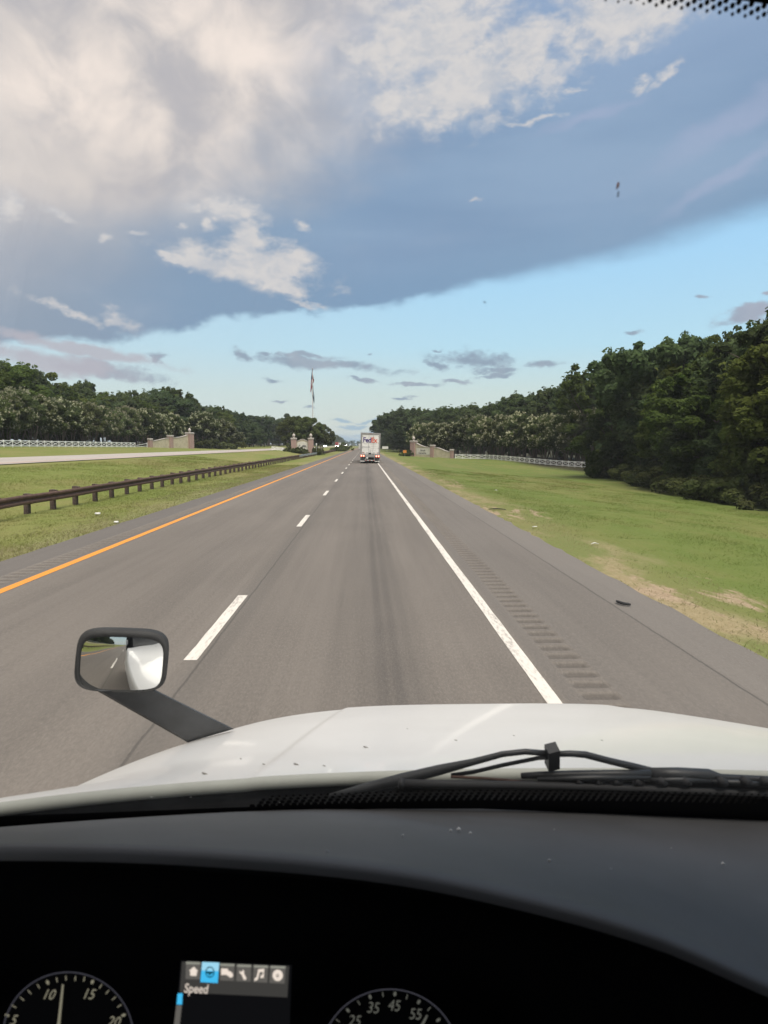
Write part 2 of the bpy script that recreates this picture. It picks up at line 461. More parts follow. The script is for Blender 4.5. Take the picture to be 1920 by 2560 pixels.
def rustmat():
    m, t, o = newmat('weathering_steel')
    p = t.n('ShaderNodeTexCoord').outputs['Object']
    n = t.noise(p, 5, 6, .7)
    n2 = t.noise(t.mapv(p, sc=(1, .6, 6)), 2, 4, .6)
    c = t.mix(t.ss(n, .3, .7), (.072, .040, .030), (.125, .072, .053))
    c = t.mix(t.m('MULTIPLY', t.ss(n2, .5, .75), .5), c, (.11, .065, .05))
    princ(t, o, c, .72, .15, .4, bump(t, n, .004, .4))
    return m
M['rust'] = rustmat()
M['galv'] = plain('galvanised_steel', (.42, .44, .45), .45, .75, .15, 4)
M['wood_post'] = plain('dark_timber', (.075, .052, .042), .9, var=.3, scale=9)
M['fence_white'] = plain('white_fence_paint', (.80, .79, .76), .6, var=.05)
def brickmat():
    m, t, o = newmat('pinkish_brick')
    p = t.n('ShaderNodeTexCoord').outputs['Object']
    x, y, z = t.xyz(p)
    b = t.n('ShaderNodeTexBrick')
    t.put(b.inputs['Vector'], t.com(t.m('ADD', x, y), z, 0))
    b.inputs['Scale'].default_value = 1.0
    b.inputs['Brick Width'].default_value = .22
    b.inputs['Row Height'].default_value = .075
    b.inputs['Mortar Size'].default_value = .008
    t.put(b.inputs['Color1'], (.36, .225, .19))
    t.put(b.inputs['Color2'], (.30, .19, .165))
    t.put(b.inputs['Mortar'], (.40, .35, .31))
    n = t.noise(p, 2.5, 5, .6)
    princ(t, o, t.mix(t.m('MULTIPLY', n, .5), b.outputs[0], (.30, .20, .17)), .85, 0, .3)
    return m
M['brick'] = brickmat()
M['stucco'] = plain('cream_stucco', (.44, .39, .28), .85, var=.12, scale=1.2)
M['stone'] = plain('pale_cast_stone', (.44, .40, .36), .8, var=.15, scale=4)
M['sign_panel'] = plain('pale_sign_face', (.56, .54, .47), .7, var=.08)
M['ink'] = plain('dark_lettering', (.045, .048, .055), .6)
M['white_metal'] = plain('white_painted_metal', (.62, .61, .58), .4, var=.06)
M['trailer_white'] = plain('trailer_door_white', (.70, .69, .65), .45, var=.09, scale=1.5)
M['alu'] = plain('dull_aluminium', (.30, .29, .275), .5, .35, .15, 5)
M['steel'] = plain('bright_bumper_steel', (.50, .49, .47), .35, .6, .12, 5)
M['rubber'] = plain('black_rubber', (.016, .016, .017), .75)
M['flap'] = plain('grey_mudflap', (.24, .235, .225), .7)
M['dark_void'] = plain('dark_underframe', (.014, .014, .015), .8)
M['purple'] = plain('purple_print', (.05, .02, .16), .5, var=.03)
M['orange_print'] = plain('orange_print', (.62, .085, .03), .5, var=.03)
M['grey_print'] = plain('grey_print', (.22, .22, .23), .5, var=.05)
M['pale_print'] = plain('pale_grey_print', (.36, .36, .35), .5, var=.05)
M['red_lens'] = plain('red_lens', (.35, .03, .02), .3)
M['tail_glow'] = glowing('lit_tail_lamp', (1.0, .24, .16), 2.0)
M['head_glow'] = glowing('lit_headlamp', (1.0, .93, .80), 55)
M['red_paint'] = plain('red_truck_paint', (.36, .05, .045), .35, var=.05)
M['white_car'] = plain('white_car_paint', (.60, .60, .58), .3, var=.04)
M['dark_glass'] = plain('dark_glass', (.02, .022, .025), .1)
M['orange_sign'] = plain('orange_sign_face', (.55, .20, .035), .6, var=.05)
M['flag_red'] = plain('flag_red', (.30, .035, .045), .8)
M['flag_white'] = plain('flag_white', (.48, .46, .46), .8)
M['flag_blue'] = plain('flag_navy', (.028, .045, .10), .8)
M['flag_indigo'] = plain('flag_indigo', (.018, .045, .075), .8)
M['litter'] = plain('white_litter', (.7, .69, .66), .7)

# the driver's own truck
def hoodmat():
    m, t, o = newmat('white_hood_paint')
    p = t.n('ShaderNodeTexCoord').outputs['Object']
    n = t.noise(p, 1.3, 4, .6, .4)
    n2 = t.noise(p, 24, 3, .6)
    sp = t.n('ShaderNodeTexVoronoi', feature='F1')
    pxy = t.vm('MULTIPLY', p, (1, 1, 0))
    t.put(sp.inputs['Vector'], t.vm('ADD', pxy, t.vm('MULTIPLY', t.noise(p, 9, 2, .5, 0, 1), (.12, .12, .12))))
    sp.inputs['Scale'].default_value = 6.0
    spots = t.ss(sp.outputs['Distance'], .085, .03)
    pick = t.ss(t.xyz(sp.outputs['Color'])[0], .70, .72)
    c = t.mix(t.ss(n, .35, .7), (.74, .735, .72), (.80, .795, .78))
    c = t.mix(t.m('MULTIPLY', t.ss(n2, .55, .8), .12), c, (.5, .48, .44))
    c = t.mix(t.m('MULTIPLY', t.m('MULTIPLY', spots, pick), .65), c, (.22, .21, .19))
    princ(t, o, c, .32, 0, .5, **{'Coat Weight': .4, 'Coat Roughness': .06})
    return m
M['hood'] = hoodmat()
M['lip'] = plain('hood_rear_flange', (.36, .37, .33), .6, var=.08, scale=6)
M['cab_paint'] = plain('white_cab_paint', (.68, .675, .66), .35, var=.04)
M['black_plastic'] = plain('black_plastic', (.020, .021, .022), .5, var=.2, scale=12)
M['hood_grime'] = plain('dried_hood_grime', (.17, .16, .14), .9)
M['mirror_shell'] = plain('dusty_mirror_shell', (.022, .022, .022), .75, var=.25, scale=14)
M['arm_plastic'] = plain('charcoal_mirror_arm', (.036, .038, .041), .5, var=.3, scale=9)
M['cowl'] = plain('black_cowl', (.010, .010, .011), .6, var=.3, scale=20)
def dashmat():
    m, t, o = newmat('grey_dash_vinyl')
    p = t.n('ShaderNodeTexCoord').outputs['Object']
    n = t.noise(p, 420, 2, .6)
    n2 = t.noise(p, 5, 4, .6)
    c = t.mix(t.ss(n2, .3, .7), (.068, .068, .069), (.082, .082, .085))
    princ(t, o, c, .55, 0, .5, bump(t, n, .0012, .5))
    return m
M['dash'] = dashmat()
M['binnacle'] = plain('black_binnacle', (.007, .007, .008), .8, var=.2, scale=8, spec=.2)
M['interior'] = plain('dark_cab_lining', (.022, .022, .023), .9, spec=.1)
M['dial_face'] = plain('black_dial_face', (.004, .004, .005), .6, spec=.15)
M['dial_ink'] = glowing('lit_dial_marks', (.62, .58, .42), .11)
M['dial_ink_dim'] = glowing('dim_dial_marks', (.55, .56, .48), .055)
M['dial_ring'] = plain('dial_ring', (.06, .06, .075), .35, .4)
M['dial_ring_glow'] = glowing('faint_dial_ring', (.40, .40, .50), .035)
M['screen_black'] = glowing('screen_dark', (.35, .36, .42), .004)
M['screen_grey'] = glowing('screen_header', (.60, .58, .54), .024)
M['screen_tab'] = glowing('screen_tab', (.66, .62, .56), .055)
M['screen_tab_top'] = glowing('screen_tab_edge', (.66, .66, .56), .13)
M['screen_icon'] = glowing('screen_icon', (.95, .83, .72), .27)
M['screen_blue'] = glowing('screen_blue', (.06, .50, .86), .30)
M['screen_sky'] = glowing('screen_pale_blue', (.34, .68, .86), .30)
M['screen_navy'] = glowing('screen_navy', (.02, .16, .24), .10)
M['screen_text'] = glowing('screen_text', (.90, .78, .68), .22)
M['speck'] = plain('pale_speck', (.42, .43, .44), .9)
M['bug'] = leafmat('dried_bug', (.45, .26, .17), (.55, .36, .26), .8)
M['grime'] = leafmat('grime_spot', (.12, .13, .15), (.2, .2, .22), .75)
M['frit'] = plain('black_ceramic_print', (.004, .004, .006), .7, spec=.2)
def glassmat():
    m, t, o = newmat('windscreen_glass')
    p = t.n('ShaderNodeTexCoord').outputs['Object']
    tr = t.n('ShaderNodeBsdfTransparent')
    tr.inputs[0].default_value = (.985, .99, .985, 1)
    gl = t.n('ShaderNodeBsdfGlossy')
    gl.inputs['Roughness'].default_value = .02
    mx = t.n('ShaderNodeMixShader')
    mx.inputs[0].default_value = .02
    t.t.links.new(tr.outputs[0], mx.inputs[1])
    t.t.links.new(gl.outputs[0], mx.inputs[2])
    df = t.n('ShaderNodeBsdfDiffuse')
    df.inputs[0].default_value = (.6, .6, .58, 1)
    tl = t.n('ShaderNodeBsdfTranslucent')
    tl.inputs[0].default_value = (.7, .7, .68, 1)
    m2 = t.n('ShaderNodeMixShader')
    m2.inputs[0].default_value = .7
    t.t.links.new(df.outputs[0], m2.inputs[1])
    t.t.links.new(tl.outputs[0], m2.inputs[2])
    # film of dust, a little heavier in arcs left by the wipers
    n = t.noise(t.mapv(p, sc=(2.2, 1, 2.6)), 1, 4, .6, .5)
    n2 = t.noise(t.mapv(p, sc=(30, 1, 12)), 1, 3, .6)
    k = t.m('MULTIPLY', t.ss(t.m('ADD', t.m('MULTIPLY', n, .7), t.m('MULTIPLY', n2, .3)), .45, .78), .035)
    k = t.m('ADD', k, .013)
    m3 = t.n('ShaderNodeMixShader')
    t.put(m3.inputs[0], k)
    t.t.links.new(mx.outputs[0], m3.inputs[1])
    t.t.links.new(m2.outputs[0], m3.inputs[2])
    t.t.links.new(m3.outputs[0], o.inputs[0])
    return m
M['glass'] = glassmat()
def mirrormat():
    m, t, o = newmat('mirror_silver')
    princ(t, o, (.62, .63, .62), .015, 1.0)
    return m
M['mirror'] = mirrormat()

# ------------------------------------------------------------------ mesh helpers
class MB:
    def __init__(s):
        s.v, s.f = [], []
    def add(s, vs, fs):
        b = len(s.v)
        s.v += [tuple(map(float, v)) for v in vs]
        s.f += [tuple(i + b for i in f) for f in fs]
        return s
    def box(s, x0, x1, y0, y1, z0, z1, M_=None):
        vs = [(x0, y0, z0), (x1, y0, z0), (x1, y1, z0), (x0, y1, z0), (x0, y0, z1), (x1, y0, z1), (x1, y1, z1), (x0, y1, z1)]
        if M_ is not None:
            vs = [tuple(M_ @ Vector(v)) for v in vs]
        return s.add(vs, [(0, 3, 2, 1), (4, 5, 6, 7), (0, 1, 5, 4), (1, 2, 6, 5), (2, 3, 7, 6), (3, 0, 4, 7)])
    def bbox(s, x0, x1, y0, y1, z0, z1, b):
        """box with chamfered vertical and top edges"""
        pts = [(x0 + b, y0), (x1 - b, y0), (x1, y0 + b), (x1, y1 - b), (x1 - b, y1), (x0 + b, y1), (x0, y1 - b), (x0, y0 + b)]
        cx, cy = (x0 + x1) / 2, (y0 + y1) / 2
        vs = []
        for z, k in ((z0, 0), (z1 - b, 0), (z1, b)):
            for px, py in pts:
                vs.append((px - math.copysign(min(k, abs(px - cx)), px - cx), py - math.copysign(min(k, abs(py - cy)), py - cy), z))
        fs = [tuple(range(7, -1, -1)), tuple(range(16, 24))]
        for r in range(2):
            for i in range(8):
                j = (i + 1) % 8
                fs.append((r * 8 + i, r * 8 + j, r * 8 + 8 + j, r * 8 + 8 + i))
        return s.add(vs, fs)
    def tube(s, pts, rads, n=8, cap=True, flat=None):
        pts = [Vector(p) for p in pts]
        if not hasattr(rads, '__len__'):
            rads = [rads] * len(pts)
        vs, fs = [], []
        ref = Vector((0.31, 0.17, 0.94))
        for i, p in enumerate(pts):
            d = (pts[min(i + 1, len(pts) - 1)] - pts[max(i - 1, 0)]).normalized()
            if abs(d.dot(ref)) > .96:
                ref = Vector((1, 0, 0))
            a = d.cross(ref).normalized()
            b = d.cross(a)
            for k in range(n):
                an = 2 * math.pi * k / n
                vs.append(p + a * math.cos(an) * rads[i] + b * math.sin(an) * rads[i] * (flat or 1))
        for i in range(len(pts) - 1):
            for k in range(n):
                l = (k + 1) % n
                fs.append((i * n + k, i * n + l, (i + 1) * n + l, (i + 1) * n + k))
        if cap:
            fs.append(tuple(range(n - 1, -1, -1)))
            fs.append(tuple((len(pts) - 1) * n + k for k in range(n)))
        return s.add(vs, fs)
    def lathe(s, prof, cx, cy, n=14):
        vs, fs = [], []
        for r, z in prof:
            for k in range(n):
                a = 2 * math.pi * k / n
                vs.append((cx + r * math.cos(a), cy + r * math.sin(a), z))
        for i in range(len(prof) - 1):
            for k in range(n):
                l = (k + 1) % n
                fs.append((i * n + k, i * n + l, (i + 1) * n + l, (i + 1) * n + k))
        fs.append(tuple(range(n - 1, -1, -1)))
        fs.append(tuple((len(prof) - 1) * n + k for k in range(n)))
        return s.add(vs, fs)
    def prism(s, poly, to3, t0, t1):
        """polygon in 2-D given thickness; to3(a, b, t) places it"""
        n = len(poly)
        vs = [to3(a, b, t0) for a, b in poly] + [to3(a, b, t1) for a, b in poly]
        fs = [tuple(range(n)), tuple(range(2 * n - 1, n - 1, -1))]
        for i in range(n):
            j = (i + 1) % n
            fs.append((i, i + n, j + n, j))
        return s.add(vs, fs)
    def grid(s, P):
        r, c = len(P), len(P[0])
        vs = [p for row in P for p in row]
        fs = [(i * c + j, i * c + j + 1, (i + 1) * c + j + 1, (i + 1) * c + j) for i in range(r - 1) for j in range(c - 1)]
        return s.add(vs, fs)
    def build(s, name, mat, parent=None, smooth=False, fix=True):
        me = bpy.data.meshes.new(name)
        me.from_pydata(s.v, [], s.f)
        if fix:
            import bmesh
            bm = bmesh.new()
            bm.from_mesh(me)
            bmesh.ops.recalc_face_normals(bm, faces=bm.faces)
            bm.to_mesh(me)
            bm.free()
        return link(name, me, mat, parent, smooth)
def link(name, me, mat, parent=None, smooth=False):
    if mat is not None and not me.materials:
        me.materials.append(mat)
    if smooth:
        me.polygons.foreach_set('use_smooth', [True] * len(me.polygons))
    o = bpy.data.objects.new(name, me)
    COL.objects.link(o)
    if parent is not None:
        o.parent = parent
    return o
def tag(o, label=None, cat=None, group=None, kind=None):
    if label: o['label'] = label
    if cat: o['category'] = cat
    if group: o['group'] = group
    if kind: o['kind'] = kind
    return o
def empty(name, loc=(0, 0, 0), rz=0.0, **kw):
    o = bpy.data.objects.new(name, None)
    o.empty_display_size = .3
    o.location = loc
    o.rotation_euler = (0, 0, rz)
    COL.objects.link(o)
    return tag(o, **kw)
def npmesh(name, v, q):
    """mesh of separate quads from arrays: v (n*4,3)"""
    me = bpy.data.meshes.new(name)
    n = len(q)
    me.vertices.add(len(v))
    me.vertices.foreach_set('co', np.asarray(v, np.float32).ravel())
    me.loops.add(n * 4)
    me.loops.foreach_set('vertex_index', np.asarray(q, np.int32).ravel())
    me.polygons.add(n)
    me.polygons.foreach_set('loop_start', np.arange(0, n * 4, 4, dtype=np.int32))
    me.update(calc_edges=True)
    me.validate()
    return me
def text_mesh(body, size, offset=0.0, shear=0.0, extrude=0.0, align='CENTER', spacing=1.0):
    cu = bpy.data.curves.new('lettering', 'FONT')
    cu.body = body
    cu.size = size
    cu.offset = offset
    cu.shear = shear
    cu.extrude = extrude
    cu.align_x = align
    cu.space_character = spacing
    cu.resolution_u = 4
    ob = bpy.data.objects.new('lettering', cu)
    COL.objects.link(ob)
    dg = bpy.context.evaluated_depsgraph_get()
    me = bpy.data.meshes.new_from_object(ob.evaluated_get(dg))
    bpy.data.objects.remove(ob)
    bpy.data.curves.remove(cu)
    me.materials.clear()
    return me
def place_mesh(me, O, ax, ay, az):
    """move flat lettering into the frame (O; ax, ay, az)"""
    O, ax, ay, az = (Vector(v) for v in (O, ax, ay, az))
    me.transform(Matrix(((ax.x, ay.x, az.x, O.x), (ax.y, ay.y, az.y, O.y), (ax.z, ay.z, az.z, O.z), (0, 0, 0, 1))))
    return me

# ------------------------------------------------------------------ ground and roads
def sst(x, a, b):
    t = np.clip((np.asarray(x, float) - a) / (b - a), 0, 1)
    return t * t * (3 - 2 * t)
def gz(x, y=0.0):
    x = np.asarray(x, float)
    z = np.interp(x, [-400, -120, -60, -50, -33, -21, -11.5, -7.2, 4.3, 5.2, 22, 38, 90, 400],
                  [6.0, 4.0, 2.3, 2.05, 1.2, 1.2, .02, 0, 0, -.03, -1.25, -1.35, -1.0, 1.0])
    k = 1 - .45 * sst(y, 112, 148) * (x > 4.3)
    return z * k
def gzf(x, y=0.0):
    return float(gz(x, y))
def groundpt(px, py):
    """where a line of sight meets the ground"""
    d = ray(px, py)
    lo, hi = 2.0, 900.0
    f = lambda Y: (CAM + d * (Y / d[1]))[2] - gzf((CAM + d * (Y / d[1]))[0], Y)
    for _ in range(60):
        m = (lo + hi) / 2
        if f(m) > 0: lo = m
        else: hi = m
    return CAM + d * (lo / d[1])

rng = np.random.default_rng(7)
xs = np.concatenate([np.linspace(-400, -80, 17), np.linspace(-76, -34, 22), np.linspace(-33, -21, 5), np.linspace(-20.5, -7.6, 27), [-7.22, -7.0, 4.0, 4.27], np.linspace(4.6, 24, 40), np.linspace(25, 60, 20), np.linspace(70, 400, 15)])
ys = np.concatenate([np.linspace(-500, -20, 30), np.linspace(-15, 3, 7), np.linspace(3.5, 60, 115), np.linspace(61, 200, 90), np.linspace(205, 600, 60), np.linspace(640, 2600, 40)])
GX, GY = np.meshgrid(xs, ys)
GZ = gz(GX, GY)
road = (GX > -7.21) & (GX < 4.26)
opp = (GX > -33.2) & (GX < -20.8)
bumps = .035 * np.sin(GX * 1.3 + np.sin(GY * .21) * 2) * np.sin(GY * .37 + GX * .2) + .02 * rng.normal(size=GX.shape)
amp = np.clip(np.minimum(np.maximum(GX - 4.3, -7.25 - GX), 2.0), 0, 2) / 2
GZ = GZ + np.where(opp, -.04, bumps * amp)
GZ = np.where(road, -.05, GZ)
edge_ok = (np.abs(GX + 7.22) < .01) | (np.abs(GX - 4.27) < .01)
GZ = np.where(edge_ok, -.015, GZ)
b = MB()
b.grid(np.stack([GX, GY, GZ], -1).tolist())
tag(b.build('ground', M['ground'], smooth=True, fix=False), kind='structure')

YA, YB = -480.0, 1500.0
def strip(b, x0, x1, y0, y1, z, n=1):
    for i in range(n):
        a, c = y0 + (y1 - y0) * i / n, y0 + (y1 - y0) * (i + 1) / n
        b.add([(x0, a, z), (x1, a, z), (x1, c, z), (x0, c, z)], [(0, 1, 2, 3)])
RUM = ((1.97, 2.36), (-6.42, -6.02))
b = MB()
for x0, x1 in ((-7.25, -6.42), (-6.02, 1.97), (2.36, 4.3)):
    strip(b, x0, x1, YA, YB, 0.0)
for x0, x1 in RUM:
    strip(b, x0, x1, YA, 2.0, 0.0)
    strip(b, x0, x1, 110.0, YB, 0.0)
# broken pavement edges
def ragged(b, xe, out, y0, y1):
    y = y0
    prev = 0.0
    while y < y1:
        st = .5 if y < 60 else 3.0
        w = max(0, rng.normal(.03, .035))
        b.add([(xe, y, -.0005), (xe + out * prev, y, -.012), (xe + out * w, y + st, -.012), (xe, y + st, -.0005)], [(0, 1, 2, 3)])
        prev = w
        y += st
ragged(b, 4.3, 1, 4, 200)
ragged(b, -7.25, -1, 4, 200)
road = tag(b.build('road', M['asphalt'], fix=False), kind='structure')
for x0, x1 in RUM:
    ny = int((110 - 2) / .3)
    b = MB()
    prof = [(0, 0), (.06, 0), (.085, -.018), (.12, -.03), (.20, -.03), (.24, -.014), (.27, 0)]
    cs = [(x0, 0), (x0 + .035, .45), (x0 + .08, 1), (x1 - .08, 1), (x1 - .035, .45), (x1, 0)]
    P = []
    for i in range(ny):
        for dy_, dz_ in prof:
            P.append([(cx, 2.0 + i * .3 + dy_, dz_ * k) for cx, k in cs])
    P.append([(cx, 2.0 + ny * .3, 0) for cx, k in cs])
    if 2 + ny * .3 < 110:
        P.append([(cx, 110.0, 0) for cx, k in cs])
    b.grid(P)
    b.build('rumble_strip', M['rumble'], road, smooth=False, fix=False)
def painted(name, x0, x1, y0, y1, mat, n):
    b = MB()
    L, R = [], []
    for i in range(n + 1):
        y = y0 + (y1 - y0) * (i / n) ** 1.6
        j = .002 if y < 80 else 0
        L.append((x0 + rng.normal() * j, y, .004)); R.append((x1 + rng.normal() * j, y, .004))
    b.grid([list(p) for p in zip(L, R)])
    return b.build(name, mat, road, fix=False)
painted('edge_line', 1.625, 1.765, -300, 3, M['white_paint'], 4)
painted('edge_line', 1.625, 1.765, 3, 900, M['white_paint'], 400)
painted('edge_line', -5.86, -5.68, -300, 3, M['yellow_paint'], 4)
painted('edge_line', -5.86, -5.68, 3, 900, M['yellow_paint'], 400)
for k in range(-8, 28):
    y0 = 7.22 + k * 12.19
    painted('lane_dash', -1.955, -1.81, y0, y0 + 3.2, M['white_paint'], 12)
b = MB()
zz = 1.2 + .01
strip(b, -32.6, -21.0, YA, YB, zz)
oroad = tag(b.build('far_carriageway', M['concrete_road'], fix=False), kind='structure')
for x0, x1, mt in ((-22.5, -22.35, 'yellow_paint'), (-30.2, -30.05, 'white_paint')):
    b = MB()
    strip(b, x0, x1, -100, 900, zz + .004)
    b.build('edge_line', M[mt], oroad, fix=False)

# ------------------------------------------------------------------ trees
def leaves(centers, rads, nleaf, size, rg, up=.35, squash=.8, droop=0.0):
    """leaf sprays scattered over the shells of many clumps"""
    nC = len(centers)
    per = rg.multinomial(nleaf, np.asarray(rads) ** 1.6 / (np.asarray(rads) ** 1.6).sum())
    idx = np.repeat(np.arange(nC), per)
    n = len(idx)
    d = rg.normal(size=(n, 3))
    d /= np.linalg.norm(d, axis=1)[:, None]
    d[:, 2] = np.where((d[:, 2] < -.2) & (rg.random(n) < .6), -d[:, 2], d[:, 2])
    r = np.asarray(rads)[idx] * (.55 + .5 * rg.random(n) ** .5)
    P = np.asarray(centers)[idx] + d * r[:, None] * np.array([1, 1, squash])
    P[:, 2] -= droop * rg.random(n)
    nr = d + rg.normal(size=(n, 3)) * .55 + np.array([0, 0, up])
    nr /= np.linalg.norm(nr, axis=1)[:, None]
    t = np.cross(nr, rg.normal(size=(n, 3)))
    t /= np.linalg.norm(t, axis=1)[:, None]
    bt = np.cross(nr, t)
    s = size * (.6 + .8 * rg.random(n))
    a, w = t * s[:, None] * .62, bt * s[:, None] * .36
    v = np.stack([P - a, P - w * 1.0 + nr * (s * .08)[:, None], P + a, P + w], 1)
    return v.reshape(-1, 3)
def quads(v):
    return np.arange(len(v)).reshape(-1, 4)
def limb(b, p0, p1, r0, r1, rg, n=6, seg=4, bend=.12):
    p0, p1 = np.array(p0, float), np.array(p1, float)
    L = np.linalg.norm(p1 - p0)
    pts = [p0 + (p1 - p0) * k / seg + (rg.normal(size=3) * bend * L / seg if 0 < k < seg else 0) for k in range(seg + 1)]
    b.tube(pts, [r0 + (r1 - r0) * k / seg for k in range(seg + 1)], n)
def make_broad(kind, seed, H=10.0):
    """unit trees of height 10; returns crown and trunk meshes"""
    rg = np.random.default_rng(seed)
    C, R = [], []
    if kind == 'round':
        W, z0, nC, nl, ls = 3.6, 1.6, 100, 30000, .27
    elif kind == 'full':
        W, z0, nC, nl, ls = 3.2, .4, 140, 36000, .25
    elif kind == 'tall':
        W, z0, nC, nl, ls = 2.3, 2.2, 84, 24000, .25
    elif kind == 'cone':
        W, z0, nC, nl, ls = 2.7, .3, 130, 32000, .24
    elif kind == 'airy':
        W, z0, nC, nl, ls = 2.9, 2.6, 64, 14000, .25
    lob = rg.normal(size=(7, 3)); lob /= np.linalg.norm(lob, axis=1)[:, None]
    la = rg.uniform(.15, .62, 7)
    while len(C) < nC:
        h = rg.random() * (1 if kind == 'cone' else .92)
        a = rg.random() * 6.283
        if kind == 'cone':
            prof = (1 - h) ** .85 * (1 if h > .06 else .8)
        elif kind == 'full':
            prof = (1 - ((h - .38) / .64) ** 2 if h > .38 else .72 + .28 * h / .38)
            prof = max(prof, 0) ** .6
        else:
            prof = max(0, 1 - ((h - .45) / .56) ** 2) ** .55
        d = np.array([math.cos(a), math.sin(a), (h - .5) * 1.6]); d /= np.linalg.norm(d)
        k = 1 + sum(l * max(0, d @ q) ** 5 for l, q in zip(la, lob)) - .26
        rr = prof * W * k * (1 - .62 * rg.random() ** 2.2)
        z = z0 + h * (H - z0 - .5)
        C.append((math.cos(a) * rr, math.sin(a) * rr, z))
        R.append((.32 + .85 * rg.random() ** 1.4) * (.75 if kind in ('cone', 'airy') else 1) * (1 if h < .8 else .72))
    C, R = np.array(C), np.array(R)
    C[:, 2] += (H - (C[:, 2] + R * .8).max())
    v = leaves(C, R, nl, ls, rg)
    # loose sprays standing proud of the outline
    n_ = 150
    ci = rg.integers(0, len(C), n_)
    dd = C[ci] - np.array([0, 0, H * .42]); dd /= np.linalg.norm(dd, axis=1)[:, None]
    dd += rg.normal(size=dd.shape) * .35
    v = np.concatenate([v, leaves(C[ci] + dd * (R[ci] * .92)[:, None], np.full(n_, .26), n_ * 14, ls * .9, rg)])
    C[:, 2] = np.minimum(C[:, 2], H)
    b = MB()
    tip = np.array([rg.normal() * .2, rg.normal() * .2, H * .72])
    limb(b, (0, 0, -.4), tip, .2, .07, rg, 7, 6, .05)
    order = rg.permutation(len(C))[:14]
    for i in order:
        z = min(C[i][2] * rg.uniform(.45, .8), H * .68)
        limb(b, tip * (z / tip[2]), C[i], .07, .02, rg, 5, 3)
    return npmesh('crown', v, quads(v)), b
def make_pine(seed, H=10.0):
    rg = np.random.default_rng(seed)
    C, R = [], []
    for k in range(75):
        h = rg.random() ** .8
        rr = (1 - h) ** .7 * 1.9 * rg.uniform(.5, 1.1) + .1
        a = rg.random() * 6.283
        C.append((math.cos(a) * rr, math.sin(a) * rr, 4.6 + h * 5.2))
        R.append(rg.uniform(.3, .65))
    v = leaves(np.array(C), np.array(R), 16000, .25, rg, .5, .6)
    b = MB()
    limb(b, (0, 0, -.4), (rg.normal() * .1, rg.normal() * .1, 9.6), .17, .03, rg, 7, 7, .03)
    for c in C[::5]:
        limb(b, (0, 0, c[2] - .3), c, .045, .015, rg, 5, 2)
    return npmesh('crown', v, quads(v)), b
def make_crape(seed, H=10.0):
    rg = np.random.default_rng(seed)
    b = MB()
    C, R = [], []
    tips = []
    for k in range(8):
        a = k * .785 + rg.normal() * .25
        rr = rg.uniform(1.2, 2.3)
        p = np.array([math.cos(a) * rr, math.sin(a) * rr, rg.uniform(4.6, 5.8)])
        limb(b, (math.cos(a) * .2, math.sin(a) * .2, -.3), p, .13, .06, rg, 6, 5, .06)
        tips.append(p)
    for k in range(85):
        a = rg.random() * 6.283
        h = rg.random()
        prof = max(0, 1 - ((h - .40) / .62) ** 2) ** .5
        rr = prof * 4.4 * (1 - .55 * rg.random() ** 2)
        c = np.array([math.cos(a) * rr, math.sin(a) * rr, 3.1 + h * 5.9 - .10 * rr])
        C.append(c); R.append(rg.uniform(.55, .95))
        if k % 6 == 0:
            t = tips[int(np.argmin([np.linalg.norm(c - q) for q in tips]))]
            limb(b, t, c, .045, .015, rg, 5, 2)
    C, R = np.array(C), np.array(R)
    C[:, 2] += H - (C[:, 2] + R * .8).max()
    v = leaves(C, R, 26000, .26, rg, .3, .85, .25)
    # panicles of blossom on the outer shell
    rel = C - np.array([0, 0, 5.6])
    outer = np.linalg.norm(rel * np.array([1, 1, 1.2]), axis=1)
    sel = np.argsort(-outer)[:62]
    n = 270
    ci = rg.choice(sel, n)
    d = rel[ci] / np.linalg.norm(rel[ci], axis=1)[:, None] + rg.normal(size=(n, 3)) * .65 + np.array([0, 0, .35])
    d /= np.linalg.norm(d, axis=1)[:, None]
    bc = C[ci] + d * (R[ci] * rg.uniform(.95, 1.15, n))[:, None]
    m = 7
    bi = np.repeat(np.arange(n), m)
    along = rg.random(len(bi)) - .4
    P = bc[bi] + d[bi] * (along * .42)[:, None] + rg.normal(size=(len(bi), 3)) * .085
    nr = d[bi] + rg.normal(size=P.shape) * .7
    nr /= np.linalg.norm(nr, axis=1)[:, None]
    t = np.cross(nr, rg.normal(size=P.shape)); t /= np.linalg.norm(t, axis=1)[:, None]
    bt = np.cross(nr, t)
    s = rg.uniform(.10, .18, len(bi))[:, None]
    bv = np.stack([P - t * s, P - bt * s * .7, P + t * s, P + bt * s * .7], 1).reshape(-1, 3)
    return npmesh('crown', v, quads(v)), b, npmesh('blossom', bv, quads(bv))
def make_shrub(seed):
    rg = np.random.default_rng(seed)
    C = rg.normal(size=(26, 3)) * np.array([.42, .42, .22])
    C[:, 2] = np.abs(C[:, 2]) * 1.2 + .18
    R = rg.uniform(.16, .34, 26)
    v = leaves(C, R, 3600, .12, rg, .4, .9)
    b = MB()
    for c in C[::4]:
        limb(b, (0, 0, -.05), c, .02, .006, rg, 4, 2)
    return npmesh('foliage', v, quads(v)), b

